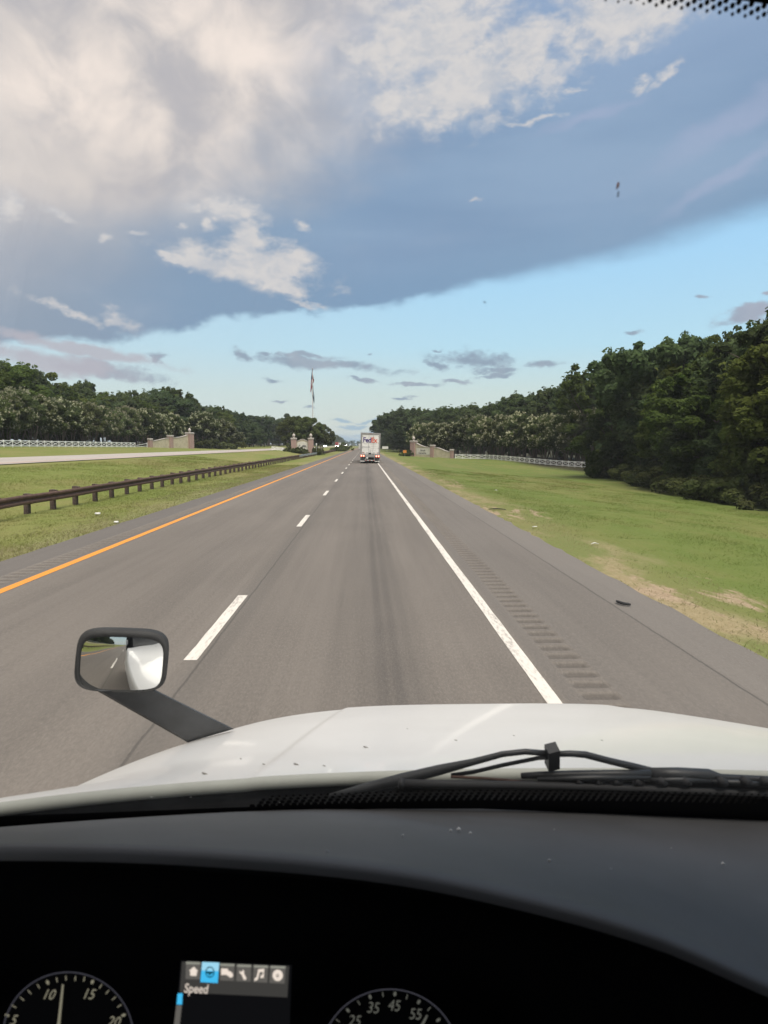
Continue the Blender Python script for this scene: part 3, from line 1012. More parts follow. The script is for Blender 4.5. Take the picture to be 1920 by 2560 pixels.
class Proto:
    def __init__(s, name, crown, trunkb, leaf, bark='bark', blossom=None):
        s.name = name
        s.parts = []
        crown.materials.append(M[leaf])
        t = trunkb.build('trunk', M[bark])
        tm = t.data
        bpy.data.objects.remove(t)
        s.parts.append(('trunk' if name != 'shrub' else 'stem', tm))
        s.parts.append(('crown' if name != 'shrub' else 'foliage', crown))
        if blossom is not None:
            blossom.materials.append(M['blossom'])
            s.parts.append(('blossom', blossom))
    def put(s, x, y, sc, rz, label, group, cat='tree', wide=1.0, z=None, bare=()):
        o = empty(s.name, (x, y, (gzf(x, y) if z is None else z) - .05), rz, label=label, cat=cat, group=group)
        o.scale = (sc * wide, sc * wide, sc)
        for n, me in s.parts:
            if n in bare:
                continue
            p = bpy.data.objects.new(n, me)
            COL.objects.link(p)
            p.parent = o
        return o
PR = {}
for kind, leaf, seeds in (('round', 'leaf', (1, 2, 3)), ('full', 'leaf', (4, 5, 6)), ('tall', 'leaf', (7, 8)), ('cone', 'leaf_light', (9,)), ('airy', 'leaf_light', (10, 11))):
    for sd in seeds:
        c, t = make_broad(kind, sd)
        PR.setdefault(kind, []).append(Proto('broadleaf_tree', c, t, leaf))
c, t = make_broad('round', 21)
PR['light'] = [Proto('broadleaf_tree', c, t, 'leaf_light')]
c, t = make_broad('full', 22)
PR['light'].append(Proto('broadleaf_tree', c, t, 'leaf_light'))
PR['pine'] = []
for sd in (31, 32):
    c, t = make_pine(sd)
    PR['pine'].append(Proto('pine_tree', c, t, 'leaf_pine'))
PR['crape'] = []
for sd in (41, 42, 43):
    c, t, bl = make_crape(sd)
    PR['crape'].append(Proto('crape_myrtle_tree', c, t, 'leaf_crape', 'bark_pale', bl))
PR['shrub'] = []
for sd in (51, 52, 53):
    c, t = make_shrub(sd)
    PR['shrub'].append(Proto('shrub', c, t, 'shrub'))

# height of the treeline against the sky, by bearing (x / y, rise per metre of distance)
def slopes(pts):
    q = []
    for x, y in pts:
        d = ray(*dsp(x, y))
        q.append((d[0] / d[1], d[2] / d[1]))
    return np.array(sorted(q))
SKL = slopes([(-200, 640), (-60, 730), (0, 742), (50, 760), (100, 800), (125, 826), (180, 822), (240, 832), (300, 846), (350, 826), (385, 832), (425, 858), (455, 882), (482, 868), (515, 892), (560, 897), (600, 903), (640, 905), (700, 930), (740, 945), (775, 957), (785, 958)])
SKR = slopes([(790, 957), (815, 940), (824, 925), (836, 884), (862, 874), (895, 884), (925, 882), (960, 880), (1000, 876), (1045, 872), (1100, 852), (1160, 846), (1200, 834), (1240, 800), (1270, 790), (1310, 812), (1335, 795), (1375, 750), (1440, 745), (1490, 758), (1540, 720), (1590, 702), (1659, 682), (1800, 600), (2200, 420)])
def topz(x, y):
    T = SKL if x < 0 else SKR
    return 2.3 + y * float(np.interp(x / y, T[:, 0], T[:, 1]))
rr = random.Random(5)
LBL_R = '{adj} tree, {n} in front row of right verge wood'
LBL_L = '{adj} tree, {row} row of left wood, {near}'
LBL_F = '{adj} distant tree, {row} row, {near}'
nt = 0
ADJ = {'round': 'rounded', 'full': 'broad low-branched', 'tall': 'slender tall', 'cone': 'pointed yellow-green', 'airy': 'thin open-crowned', 'light': 'pale green', 'pine': 'dark pine'}
def near(x, y):
    u = x / y
    if y < 0: return 'behind the truck'
    if x < 0:
        return 'behind the left white fence' if u < -.33 else 'behind the left gate wall' if u < -.245 else 'between the left gate and the median gate' if u < -.13 else 'behind the median gate'
    return 'nearest the camera' if y < 34 else 'beside the mown right verge' if y < 60 else 'before the right fence vanishes' if y < 104 else 'behind the right white fence' if u > .14 else 'behind the right gate wall' if u > .06 else 'behind the small white road sign'
ORD = ['first', 'second', 'third', 'fourth', 'fifth', 'sixth', 'seventh', 'eighth', 'ninth', 'tenth', 'eleventh', 'twelfth', 'thirteenth', 'fourteenth', 'fifteenth', 'sixteenth', 'seventeenth', 'eighteenth', 'nineteenth', 'twentieth', 'twenty-first', 'twenty-second', 'twenty-third', 'twenty-fourth', 'twenty-fifth', 'twenty-sixth', 'twenty-seventh', 'twenty-eighth', 'twenty-ninth', 'thirtieth']
def wood(line, offs, step, jit, kinds, label, group, fill=(.86, 1.0), maxH=24, wide=1.0, minH=5):
    """trees along a line of (x, y), in rows set back by offs"""
    global nt
    P = np.array(line, float)
    seg = np.linalg.norm(np.diff(P, axis=0), axis=1)
    cum = np.concatenate([[0], np.cumsum(seg)])
    sgn = -1 if P[0, 0] < 0 else 1
    cnt = {}
    for k, off in enumerate(offs):
        s = step * (.5 * (k % 2))
        while s < cum[-1]:
            x = np.interp(s, cum, P[:, 0]) + sgn * off + rr.uniform(-jit, jit)
            y = np.interp(s, cum, P[:, 1]) + rr.uniform(-jit, jit) * 1.5
            H = (topz(x, y) - gzf(x, y)) * rr.uniform(*fill)
            # its top must not break the outline to either side of it
            hw = .25 * H
            H = min(H, max(minH, (min(topz(x - hw, y), topz(x + hw, y)) - gzf(x, y)) * 1.02))
            H = max(minH, min(maxH, H))
            kd = rr.choice(kinds)
            pr = rr.choice(PR[kd])
            cnt[k] = cnt.get(k, -1) + 1
            lab = label.format(adj=ADJ[kd], near=near(x, y), n=ORD[min(29, cnt[k])], row='front' if k == 0 else 'back')
            pr.put(x, y, H / 10, rr.uniform(0, 6.28), lab, group, wide=wide * rr.uniform(.9, 1.15) * min(1.25, max(1.0, 9 / H)))
            nt += 1
            s += step * rr.uniform(.8, 1.25) * max(.8, H / 12)

# right-hand wood: comes close to the road, then falls back behind the fence
RL = [(25.5, 12), (25.5, 30), (25.6, 44), (28.5, 58), (32, 78), (37.5, 98)]
wood(RL, (0,), 3.7, .7, ('full', 'full', 'cone', 'light', 'light'), LBL_R, 'trees at the front of the right wood', (.42, .84), 12, 1.1, 4.0)
wood(RL, (4.5, 10), 5.5, 1.2, ('full', 'round', 'round', 'tall', 'light', 'airy'), '{adj} tree deep in right wood, {row} row, {near}', 'trees deep in the right wood', (.80, 1.02), 24, 1.0)
RL2 = [(41, 104), (44, 122), (40, 150), (33, 180), (25, 205), (17.5, 232), (14.5, 262), (15, 330)]
wood(RL2, (2, 8), 6.0, 1.2, ('round', 'full', 'tall', 'round', 'airy'), '{adj} tree in the {row} row {near}', 'trees behind the right crape myrtles', (.80, 1.02), 22, 1.05)
wood([(15, 350), (15, 620)], (0, 8), 15, 2, ('full', 'round', 'tall', 'pine'), LBL_F, 'trees along the far right side', (.9, 1.0), 18, 1.2)
# two trees that stand out there
PR['round'][0].put(31.2, 70, (topz(31.2, 70) + 1.3) / 10 * 1.07, 1.0, 'big rounded dark tree standing above the right wood', None, wide=1.05)
PR['cone'][0].put(27.7, 76, 1.16, 2.2, 'pointed yellow-green tree at the front of the right wood', None, wide=1.0)
PR['airy'][0].put(36.6, 66, (2.3 + 66 * .1665 + 1.3) / 10, .4, 'thin-topped tree with open twigs above the right wood', None, wide=.9)
PR['airy'][1].put(38.5, 118, (topz(38.5, 118) + 1.3) / 10, 2.4, 'pale open-crowned tree rising behind the right crape myrtles', None, wide=1.1)

# left-hand wood
LL = [(-66, 78), (-67, 105), (-67, 130), (-66, 160), (-60, 195), (-53, 232), (-49, 275)]
wood(LL, (0, 7), 6.2, 1.4, ('round', 'full', 'tall', 'round', 'light', 'airy'), LBL_L, 'trees of the left wood', (.78, 1.03), 26, 1.1)
wood(LL, (-5,), 6.5, 1.2, ('full', 'light', 'round'), '{adj} lower tree before the left wood, {near}', 'trees at the front of the left wood', (.66, .86), 14, 1.2, 6)
LL2 = [(-47, 285), (-46, 400), (-45, 620)]
wood(LL2, (0, 7), 13, 2, ('full', 'round', 'tall', 'pine', 'light'), LBL_F, 'trees along the far left side', (.9, 1.0), 19, 1.2)
d = ray(*dsp(620, 893))
PR['pine'][0].put(d[0] / d[1] * 330, 330, (2.3 + d[2] / d[1] * 330 - gzf(-40)) / 10, .7, 'lone ragged pine top showing over the crape myrtle beside the flagpole', None)
# woods behind the truck, which only its mirror shows
for i in range(16):
    for x in (-44, -52):
        rr.choice(PR['full'] + PR['round']).put(x + rr.uniform(-2, 2), -14 - i * 13 + rr.uniform(-3, 3), rr.uniform(1.2, 1.6), rr.uniform(0, 6), 'dark tree in the line behind the truck, seen only in its hood mirror', 'trees seen in the mirror', wide=1.4)
        nt += 1
# far woods that read as one mass
rg = np.random.default_rng(77)
C, R = [], []
for side, xa in ((-1, -44), (1, 16)):
    for y in np.arange(630, 1290, 8.0):
        for row in range(2):
            x = xa + side * row * 7 + rg.normal() * 1.5
            H = min(19, topz(x, y) - gzf(x, y)) * rg.uniform(.85, 1.0)
            for q in range(5):
                C.append((x + rg.normal() * 2.2, y + rg.normal() * 2.5, gzf(x, y) + H * (.15 + .85 * (q + .3) / 5) - 1)); R.append(2.6)
for x in np.arange(-60, 60, 5.0):
    for y in (1290, 1302):
        H = rg.uniform(9, 12.5)
        for q in range(4):
            C.append((x + rg.normal() * 2, y + rg.normal() * 2, H * (.1 + .9 * (q + .4) / 4) - 1)); R.append(2.6)
v = leaves(np.array(C), np.array(R), 90000, 1.1, rg)
o = link('distant_woods', npmesh('distant_woods', v, quads(v)), M['leaf'])
tag(o, 'far-off woods closing the highway at the horizon', None, None, 'stuff')

# crape myrtles: a row behind each fence and a clump by the median gate
CL = slopes([(-200, 800), (0, 838), (60, 845), (120, 856), (200, 872), (260, 880), (300, 885), (350, 888), (400, 893), (440, 897), (470, 905), (500, 918)])
CR = slopes([(866, 930), (885, 918), (920, 912), (960, 908), (1000, 905), (1060, 901), (1120, 897), (1180, 891), (1240, 884), (1300, 880)])
def crapes(line, T, step, label, group, sc=1.0):
    P = np.array(line, float)
    cum = np.concatenate([[0], np.cumsum(np.linalg.norm(np.diff(P, axis=0), axis=1))])
    s = 0.0
    k = 0
    while s <= cum[-1] + .01:
        x, y = np.interp(s, cum, P[:, 0]), np.interp(s, cum, P[:, 1])
        H = 2.3 + y * float(np.interp(x / y, T[:, 0], T[:, 1])) - gzf(x, y)
        rr.choice(PR['crape']).put(x + rr.uniform(-.4, .4), y + rr.uniform(-.5, .5), H / 10 * rr.uniform(.88, 1.05), rr.uniform(0, 6.28), label.format(n=ORD[k]), group, wide=rr.uniform(.9, 1.05) * sc)
        k += 1
        s += step * rr.uniform(.9, 1.1)
crapes([(-56, 76), (-55.5, 110), (-54, 140), (-50, 160), (-46, 171)], CL, 4.3, 'white-blooming crape myrtle, {n} from the near end of the row behind the left fence', 'crape myrtles behind the left fence')
crapes([(14.5, 176), (21, 166), (28.5, 155), (33.5, 139), (37.5, 122), (39.5, 113)], CR, 4.4, 'white-blooming crape myrtle, {n} from the gate end of the row behind the right fence', 'crape myrtles behind the right fence')
PR['crape'][1].put(-41.2, 176, .90, 1.2, 'spreading crape myrtle right behind the tall left gate pillar', None, wide=1.15)
PR['crape'][2].put(-38.2, 181, .76, 2.0, 'drooping crape myrtle second beyond the tall left gate pillar', None, wide=1.25)
PR['crape'][0].put(-35.6, 185, .55, 4.0, 'low bushy crape myrtle at the far end of the left row', None, wide=1.3)
for x, y, sc in ((-40.5, 172, 2.6), (-38.6, 175, 2.9), (-36.6, 178, 2.6), (-34.6, 182, 2.2), (-43.5, 173, 2.2)):
    PR['shrub'][nt % 3].put(x, y, sc, rr.uniform(0, 6), 'leafy undergrowth shrub below the crape myrtles beyond the left gate', 'shrubs beyond the left gate', 'shrub', wide=1.2)
    nt += 1
NB_ = ('blossom',)
PR['crape'][0].put(-19.2, 186, .93, .3, 'green crape myrtle behind the left pillar of the median gate', None, wide=1.0, bare=NB_)
PR['crape'][1].put(-15.2, 184, .95, 1.9, 'green crape myrtle behind the palmetto panel of the median gate', None, wide=1.0, bare=NB_)
PR['crape'][2].put(-12.0, 187, .82, 4.1, 'green crape myrtle leaning out behind the right pillar of the median gate', None, wide=1.0, bare=NB_)

# undergrowth along the foot of the right wood
for i in range(54):
    s = rr.random()
    x = np.interp(s, [0, .35, .55, .75, 1], [22.6, 22.4, 25.4, 28.6, 34.6]) + rr.uniform(-.5, 1.6)
    y = np.interp(s, [0, .35, .55, .75, 1], [24, 44, 59, 78, 98]) + rr.uniform(-1, 1)
    rr.choice(PR['shrub']).put(x, y, rr.uniform(1.1, 2.1), rr.uniform(0, 6.28), 'low weedy shrub along the foot of the right wood', 'shrubs at the foot of the right wood', 'shrub', wide=1.15)

# ------------------------------------------------------------------ gates, fences, guardrail, signs
def bar(b, p, q, w, h):
    """a squared timber from p to q, w across and h high"""
    p, q = Vector(p), Vector(q)
    d = (q - p).normalized()
    s = d.cross(Vector((0, 0, 1)))
    s = (s.normalized() if s.length > .05 else Vector((1, 0, 0))) * w / 2
    u = s.cross(d).normalized() * h / 2
    vs = [p - s - u, p + s - u, p + s + u, p - s + u, q - s - u, q + s - u, q + s + u, q - s + u]
    return b.add(vs, [(0, 3, 2, 1), (4, 5, 6, 7), (0, 1, 5, 4), (1, 2, 6, 5), (2, 3, 7, 6), (3, 0, 4, 7)])

def pillar(parent, u, w, z0, h, ball=0.0, capw=.16):
    b = MB().bbox(u - w / 2, u + w / 2, -w / 2, w / 2, z0, h, .02)
    p = b.build('pillar', M['brick'], parent)
    k = w / 2 + capw * .5
    b = MB()
    b.box(u - k * .93, u + k * .93, -k * .93, k * .93, h, h + .14)
    b.bbox(u - k, u + k, -k, k, h + .14, h + .36, .07)
    b.build('cap', M['stone'], p)
    if ball:
        r = ball
        zb = h + .36
        prof = [(r * .62, zb), (r * .62, zb + r * .25), (r * .32, zb + r * .4), (r * .42, zb + r * .55), (r * .86, zb + r * .95), (r, zb + r * 1.45), (r * .9, zb + r * 1.95), (r * .55, zb + r * 2.4), (r * .22, zb + r * 2.7), (r * .08, zb + r * 3.1)]
        MB().lathe(prof, u, 0, 14).build('finial', M['stone'], p, smooth=True)
    return p
def wall_panel(parent, u0, u1, z0, top, name='wall_panel'):
    """top(t) gives the height of the curved head from u0 to u1"""
    n = 18
    poly = [(u0, z0), (u1, z0)] + [(u1 + (u0 - u1) * k / n, top(1 - k / n)) for k in range(n + 1)]
    b = MB().prism(poly, lambda a, c, t: (a, t, c), -.16, .16)
    p = b.build(name, M['stucco'], parent)
    P = []
    for k in range(n + 1):
        t = k / n
        u, z = u0 + (u1 - u0) * t, top(t)
        P.append([(u, -.24, z + .003), (u, -.24, z + .13), (u, .24, z + .13), (u, .24, z + .003), (u, -.24, z + .003)])
    b = MB().grid(P)
    b.build('coping', M['stone'], p)
    return p
def flow(za, zb):
    return lambda t: za + (zb - za) * (3 * t * t - 2 * t ** 3)

# right gate with the state's name
def gate_frame(P0, P1):
    d = P1 - P0
    return math.atan2(d[1], d[0]), math.hypot(d[0], d[1])
P0, P1 = at(1034, 1142, 160), at(1130, 1146, 153)
rz, L = gate_frame(P0, P1)
gR = empty('gate_wall', (P0[0], P0[1], gzf(P0[0], P0[1])), rz, label='cream and brick gate wall with the state name in script', cat='gate wall')
f = L / (1130 - 1034)
zb = lambda u: gzf(P0[0] + math.cos(rz) * u, P0[1] + math.sin(rz) * u) - gzf(P0[0], P0[1]) - .25
pillar(gR, 0, 1.22, -.3, 3.30, .36, .22)
um, ue = (1082.5 - 1034) * f, (1129.5 - 1034) * f
pillar(gR, um, .88, zb(um), 2.32, 0, .18)
pillar(gR, ue, .66, zb(ue), 1.36, 0, .16)
w1 = wall_panel(gR, .61, um - .44, zb(1), lambda t: 3.02 + (2.02 - 3.02) * (1 - (1 - min(1, max(0, (t - .08) / .92))) ** 2.1) if t > .08 else 3.02)
wall_panel(gR, um + .44, ue - .33, zb(ue), lambda t: flow(2.0, 1.05)(min(1, max(0, (t - .08) / .92))))
MB().box(.95, um - .62, -.185, -.158, .45, 1.92).build('sign_face', M['sign_panel'], w1)
for body, size, cx, cz in (('South', .62, 2.72, 1.22), ('Carolina', .62, 2.62, .62)):
    me = place_mesh(text_mesh(body, size, .008, .32, .006), (cx, -.193, cz), (1, 0, 0), (0, 0, 1), (0, -1, 0))
    link('lettering', me, M['ink'], w1)
me = place_mesh(text_mesh('Welcome to', .27, .0, .3, .005), (2.0, -.193, 2.0), (1, 0, -.08), (.08, 0, 1), (0, -1, 0))
link('lettering', me, M['grey_print'], w1)

# left gate, mirrored and plain
Q0, Q1 = at(475, 1120, 162), at(376, 1119, 151)
rz2, L2 = gate_frame(Q1, Q0)
zq = gzf(Q0[0], Q0[1])
gL = empty('gate_wall', (Q1[0], Q1[1], zq), rz2, label='plain cream and brick gate wall beyond the far carriageway', cat='gate wall')
f = L2 / 99.0
um = (424.5 - 376) * f
pillar(gL, L2, 1.4, -.4, 3.35, .36, .22)
pillar(gL, um, 1.0, -.4, 2.62, 0, .18)
pillar(gL, 0, .8, -.4, 1.85, 0, .16)
wall_panel(gL, um + .5, L2 - .7, -.4, lambda t: 2.38 + .75 * (max(0, t - .12) / .88) ** 1.9 if t < .96 else 3.06)
wall_panel(gL, .4, um - .5, -.4, lambda t: flow(1.62, 2.28)(t))

# median gate with palmetto and crescent
A0, A1 = at(735, 1129, 160), at(777.5, 1130, 160)
rz3, L3 = gate_frame(A0, A1)
gM = empty('gate_wall', (A0[0], A0[1], .62), rz3, label='small brick gate with palmetto tree and crescent emblem in the median', cat='gate wall')
pillar(gM, 0, 1.2, -.5, 3.05, .36, .22)
pillar(gM, L3, 1.2, -.5, 3.05, .36, .22)
wp = wall_panel(gM, .6, L3 - .6, -.5, lambda t: 2.62 + .42 * math.sin(math.pi * min(1, max(0, (t - .1) / .8))) ** 1.3)
MB().prism([(.8, .0), (L3 - .8, .0)] + [(L3 - .8 - (L3 - 1.6) * k / 10, 2.30 + .3 * math.sin(math.pi * k / 10)) for k in range(11)], lambda a, c, t: (a, t, c), -.185, -.158).build('sign_face', M['sign_panel'], wp)
b = MB()
cx = L3 * .60
tp = [(cx - .10, .18), (cx + .12, .18), (cx + .085, .9), (cx + .06, 1.45), (cx - .04, 1.45), (cx - .05, .9)]
b.prism(tp, lambda a, c, t: (a, t, c), -.205, -.187)
for an in (-15, 15, 45, 75, 105, 135, 165, 195, 215, 325, 345):
    a0 = rad(an)
    pts = []
    for k in range(6):
        t = k / 5
        rr_ = .62 * t
        pts.append((cx + math.cos(a0) * rr_, 1.50 + math.sin(a0) * rr_ * .72 - .22 * t * t))
    up_ = [(p[0], p[1] + .085 * math.sin(math.pi * min(.97, .15 + k / 5 * .8))) for k, p in enumerate(pts)]
    b.prism(pts + up_[::-1], lambda a, c, t: (a, t, c), -.207 - .0006 * (an % 7), -.187)
b.build('palmetto_emblem', M['ink'], wp, fix=True)
arc = [(.28 * math.cos(rad(a)), .28 * math.sin(rad(a))) for a in range(-150, 61, 15)]
arc2 = [(-.07 + .24 * math.cos(rad(a)), .07 + .24 * math.sin(rad(a))) for a in range(55, -146, -15)]
MB().prism([(L3 * .30 + a, 1.72 + c) for a, c in arc + arc2], lambda a, c, t: (a, t, c), -.205, -.187).build('crescent_emblem', M['ink'], wp)

# X-braced white fences
def white_fence(pts, label, h=.95, post_at_end=True, low=None):
    t = empty('white_fence', (pts[0][0], pts[0][1], gzf(pts[0][0], pts[0][1])), label=label, cat='fence')
    O = Vector(t.location)
    for i, (x, y) in enumerate(pts):
        z = gzf(x, y)
        b = MB().bbox(-.055, .055, -.055, .055, -.25, h + .07, .015)
        p = b.build('post', M['fence_white'], t)
        p.location = Vector((x, y, z)) - O
    for (x0, y0), (x1, y1) in zip(pts[:-1], pts[1:]):
        a = Vector((x0, y0, gzf(x0, y0))) - O
        c = Vector((x1, y1, gzf(x1, y1))) - O
        up = Vector((0, 0, 1))
        side = (c - a).cross(up).normalized() * .062
        for nm, za, zc, w, hh, off in (('top_rail', h - .05, h - .05, .04, .13, 0), ('bottom_rail', .17, .17, .04, .13, 0), ('brace', .24, h - .12, .03, .09, 1), ('brace', h - .12, .24, .03, .09, -1)):
            b = MB()
            bar(b, a + up * za + side * off * .33, c + up * zc + side * off * .33, w, hh)
            b.build(nm, M['fence_white'], t)
    return t
def along(P, step):
    P = np.array(P, float)
    cum = np.concatenate([[0], np.cumsum(np.linalg.norm(np.diff(P, axis=0), axis=1))])
    n = max(1, round(cum[-1] / step))
    return [(float(np.interp(cum[-1] * k / n, cum, P[:, 0])), float(np.interp(cum[-1] * k / n, cum, P[:, 1]))) for k in range(n + 1)]
p0, p1, p2 = at(1138, 1146, 152), at(1214, 1148, 148), at(1448, 1170, 112)
fr = along([p0[:2], p1[:2]], 2.0) + along([p1[:2], p2[:2], (38.5, 104)], 2.0)[1:]
white_fence(fr, 'white cross-braced board fence in front of the right crape myrtles')
fl = along([(at(338, 1118, 140))[:2], (-51.5, 96), (-54, 82)], 2.0)
fl = along([at(338, 1118, 141)[:2], at(0, 1118, 97)[:2], (-56, 78)], 2.05)
white_fence(fl, 'white cross-braced board fence beyond the far carriageway')
m0, m1 = at(680, 1126, 162), at(719, 1126, 161)
white_fence(along([m0[:2], m1[:2]], 1.2), 'short white fence piece beside the median gate', .8)
e0, e1 = at(341, 1118, 141), at(368, 1118, 149)
t = empty('white_gate_rail', (e0[0], e0[1], gzf(e0[0], e0[1])), label='low white rail between the left fence and its gate wall', cat='fence')
dv = Vector((e1[0] - e0[0], e1[1] - e0[1], 0))
MB().box(-.06, .06, -.06, .06, -.2, 1.05).build('post', M['fence_white'], t).location = dv
for za, zc in ((.42, .85), (.16, .28)):
    b = MB(); bar(b, (0, 0, za), dv + Vector((0, 0, zc)), .04, .12); b.build('rail', M['fence_white'], t)

# guardrail in the median
GXR = -11.0
gr = empty('guardrail', (GXR, 0, 0), label='rusty weathering steel guardrail running along the grass median', cat='guardrail')
PROF = [(0, .69), (.035, .685), (.075, .645), (.075, .60), (.02, .555), (.012, .53), (.02, .505), (.075, .46), (.075, .415), (.035, .378), (0, .372)]
def beam(y0, y1, mat, lap):
    n = max(1, int((y1 - y0) / 1.9))
    P = []
    for k in range(n + 1):
        y = y0 + (y1 - y0) * k / n
        w = .012 * math.sin(y * .9) + .008 * math.sin(y * 2.3)
        P.append([(x + lap, y, z + w) for x, z in PROF] + [(x + lap - .006, y, z + w) for x, z in PROF[::-1]] + [(PROF[0][0] + lap, y, PROF[0][1] + w)])
    return MB().grid(P).build('rail_beam', mat, gr, smooth=False)
y = -60.0
k = 0
while y < 276:
    y1 = min(y + 7.62, 276)
    beam(y, y1 + .25, M['galv'] if 113 <= y < 156 else M['rust'], .0 + .003 * (k % 2))
    y = y1
    k += 1
post_b = MB().bbox(-.245, -.085, -.09, .09, -.35, .715, .012)
post = post_b.build('post', M['wood_post'], gr)
block = MB().bbox(-.083, .0, -.08, .08, .37, .70, .008).build('block', M['wood_post'], post)
first = True
y = 15.2 - 1.905 * 38
while y < 275:
    if first:
        p, c = post, block
        first = False
    else:
        p, c = post.copy(), block.copy()
        COL.objects.link(p); COL.objects.link(c)
        p.parent = gr; c.parent = p
    p.location = (rr.uniform(-.015, .015), y, rr.uniform(-.015, .03))
    p.rotation_euler = (rr.uniform(-.02, .02), rr.uniform(-.025, .025), rr.uniform(-.08, .08))
    y += 1.905
b = MB().bbox(-.22, .18, 276, 276.9, -.1, .75, .06)
b.build('end_terminal', M['galv'], gr)

# flagpole and two limp flags
FX, FY = float(at(782, 1050, 194)[0]), 194.0
FZ = gzf(FX, FY)
top = at(782, 921, FY)[2]
fp = empty('flagpole', (FX, FY, FZ), label='tall pale flagpole rising above the median crape myrtles', cat='flagpole')
MB().tube([(0, 0, -.3), (0, 0, 8), (0.02, 0, 16), (.05, 0, top - FZ - .3)], [.17, .15, .12, .07], 10).build('pole', M['white_metal'], fp, smooth=True)
MB().lathe([(.03, top - FZ - .3), (.13, top - FZ - .2), (.16, top - FZ - .05), (.1, top - FZ + .1), (.02, top - FZ + .16)], .05, 0, 10).build('finial', M['galv'], fp, smooth=True)
def limp(name, z1, z0, outline, mats, label, seed):
    """a flag hanging in folds: each fold is a part with its own colour"""
    t = empty(name, (FX, FY, z0), label=label, cat='flag')
    rg = np.random.default_rng(seed)
    n = 16
    nf = len(mats)
    for j, mlist in enumerate(mats):
        P = []
        cuts = {}
        for k in range(n + 1):
            s = k / n
            a, c = np.interp(s, [q[0] for q in outline], [q[1] for q in outline]), np.interp(s, [q[0] for q in outline], [q[2] for q in outline])
            row = []
            for q in range(4):
                f_ = (j + q / 3) / nf
                x = a + (c - a) * f_ + .04 * math.sin(9 * s + j)
                y = (.22 if q in (1, 2) else -.10) * (1 + .3 * math.sin(5 * s + 2 * j)) * (1 if j % 2 else -1)
                row.append((x, y, (z1 - z0) * (1 - s) + .06 * math.sin(j * 2 + s * 4)))
            P.append(row)
        for mat, s0, s1 in mlist:
            k0, k1 = int(round(s0 * n)), int(round(s1 * n))
            MB().grid(P[k0:k1 + 1]).build('fold', M[mat], t, smooth=True, fix=False)
zpx = lambda py: float(at(782, py, FY)[2])
limp('flag', zpx(922), zpx(980), [(0, -.02, .16), (.2, -.25, .10), (.38, -.35, .34), (.55, -.35, .48), (.60, -.40, .2), (.75, -.52, .02), (.9, -.60, -.22), (1, -.66, -.42)],
     [[('flag_blue', 0, .5), ('flag_red', .5, 1)], [('flag_blue', 0, .42), ('flag_white', .42, .62), ('flag_red', .62, 1)], [('flag_blue', 0, .25), ('flag_red', .25, .5), ('flag_white', .5, .75), ('flag_red', .75, 1)], [('flag_blue', 0, .2), ('flag_white', .2, .45), ('flag_red', .45, .6), ('flag_white', .6, .7), ('flag_red', .7, 1)]],
     'limp red, white and blue striped flag at the top of the flagpole', 3)
limp('flag', zpx(962), zpx(1008), [(0, -.02, .14), (.2, .0, .25), (.45, -.25, .35), (.55, -.1, .42), (.8, .14, .5), (1, .30, .52)],
     [[('flag_white', 0, .55), ('flag_indigo', .55, 1)], [('flag_indigo', 0, 1)], [('flag_indigo', 0, 1)]],
     'limp dark blue flag hanging below the striped flag', 4)

# small signs and their bushes
def panel_sign(name, px0, px1, py0, py1, Y, pxpost, face, label, posts=1):
    a, c = at(px0, py1, Y), at(px1, py0, Y)
    x0, x1, z0, z1 = a[0], c[0], a[2], c[2]
    t = empty(name, ((x0 + x1) / 2, Y, gzf((x0 + x1) / 2, Y)), label=label, cat='sign')
    w = (x1 - x0) / 2
    zb_ = t.location.z
    MB().bbox(-w, w, -.02, .02, z0 - zb_, z1 - zb_, .01).build('sign_face', M[face], t)
    xp = float(at(pxpost, py1, Y)[0]) - t.location.x
    MB().box(xp - .035, xp + .035, .022, .09, -.3, z1 - zb_ - .1).build('post', M['galv'], t)
    return t
panel_sign('road_sign', 955.5, 970.5, 1116, 1122.4, 235, 967.5, 'white_metal', 'plain white sign on a thin post beyond the right gate')
panel_sign('road_sign', 1007.7, 1016.3, 1125.5, 1132.5, 156, 1012, 'orange_sign', 'small square orange sign in front of a dark bush')
panel_sign('road_sign', 789.5, 792.6, 1108, 1113.5, 158, 791, 'white_metal', 'tiny white marker beside the right pillar of the median gate')
def bush(px, py, Y, sc, label, wide=1.0, k=0, leaf=None):
    a = at(px, py, Y)
    return PR['shrub'][k].put(float(a[0]), Y, sc, rr.uniform(0, 6), label, None, 'shrub', wide=wide)
bush(1017, 1141, 158, 1.7, 'dark clipped bush between the orange sign and right gate pillar', .75, 0)
bush(1010, 1141, 157.5, 1.0, 'low dark bush under the orange sign', .9, 1)
bush(736, 1128, 157, 1.2, 'leafy green bush at the left pillar of the median gate', 1.0, 2)
bush(752, 1128, 157.5, 1.7, 'tall green bush spreading over the palmetto panel', .85, 0)
bush(762, 1130, 156.5, .9, 'low grey-green bush at the foot of the palmetto panel', 1.2, 1)
bush(725, 1128, 160, 1.7, 'dark bush left of the median gate', .9, 1)
bush(791, 1131, 160, 2.0, 'dark upright bush right of the median gate', .62, 2)
bush(798, 1131, 161, 1.3, 'small dark bush beside the white marker', .7, 0)
bush(846, 1124, 262, 2.2, 'grey-green bush by the guardrail end', 1.3, 0)
bush(860, 1124, 300, 3.0, 'reddish scrub beyond the guardrail end', 1.3, 1)

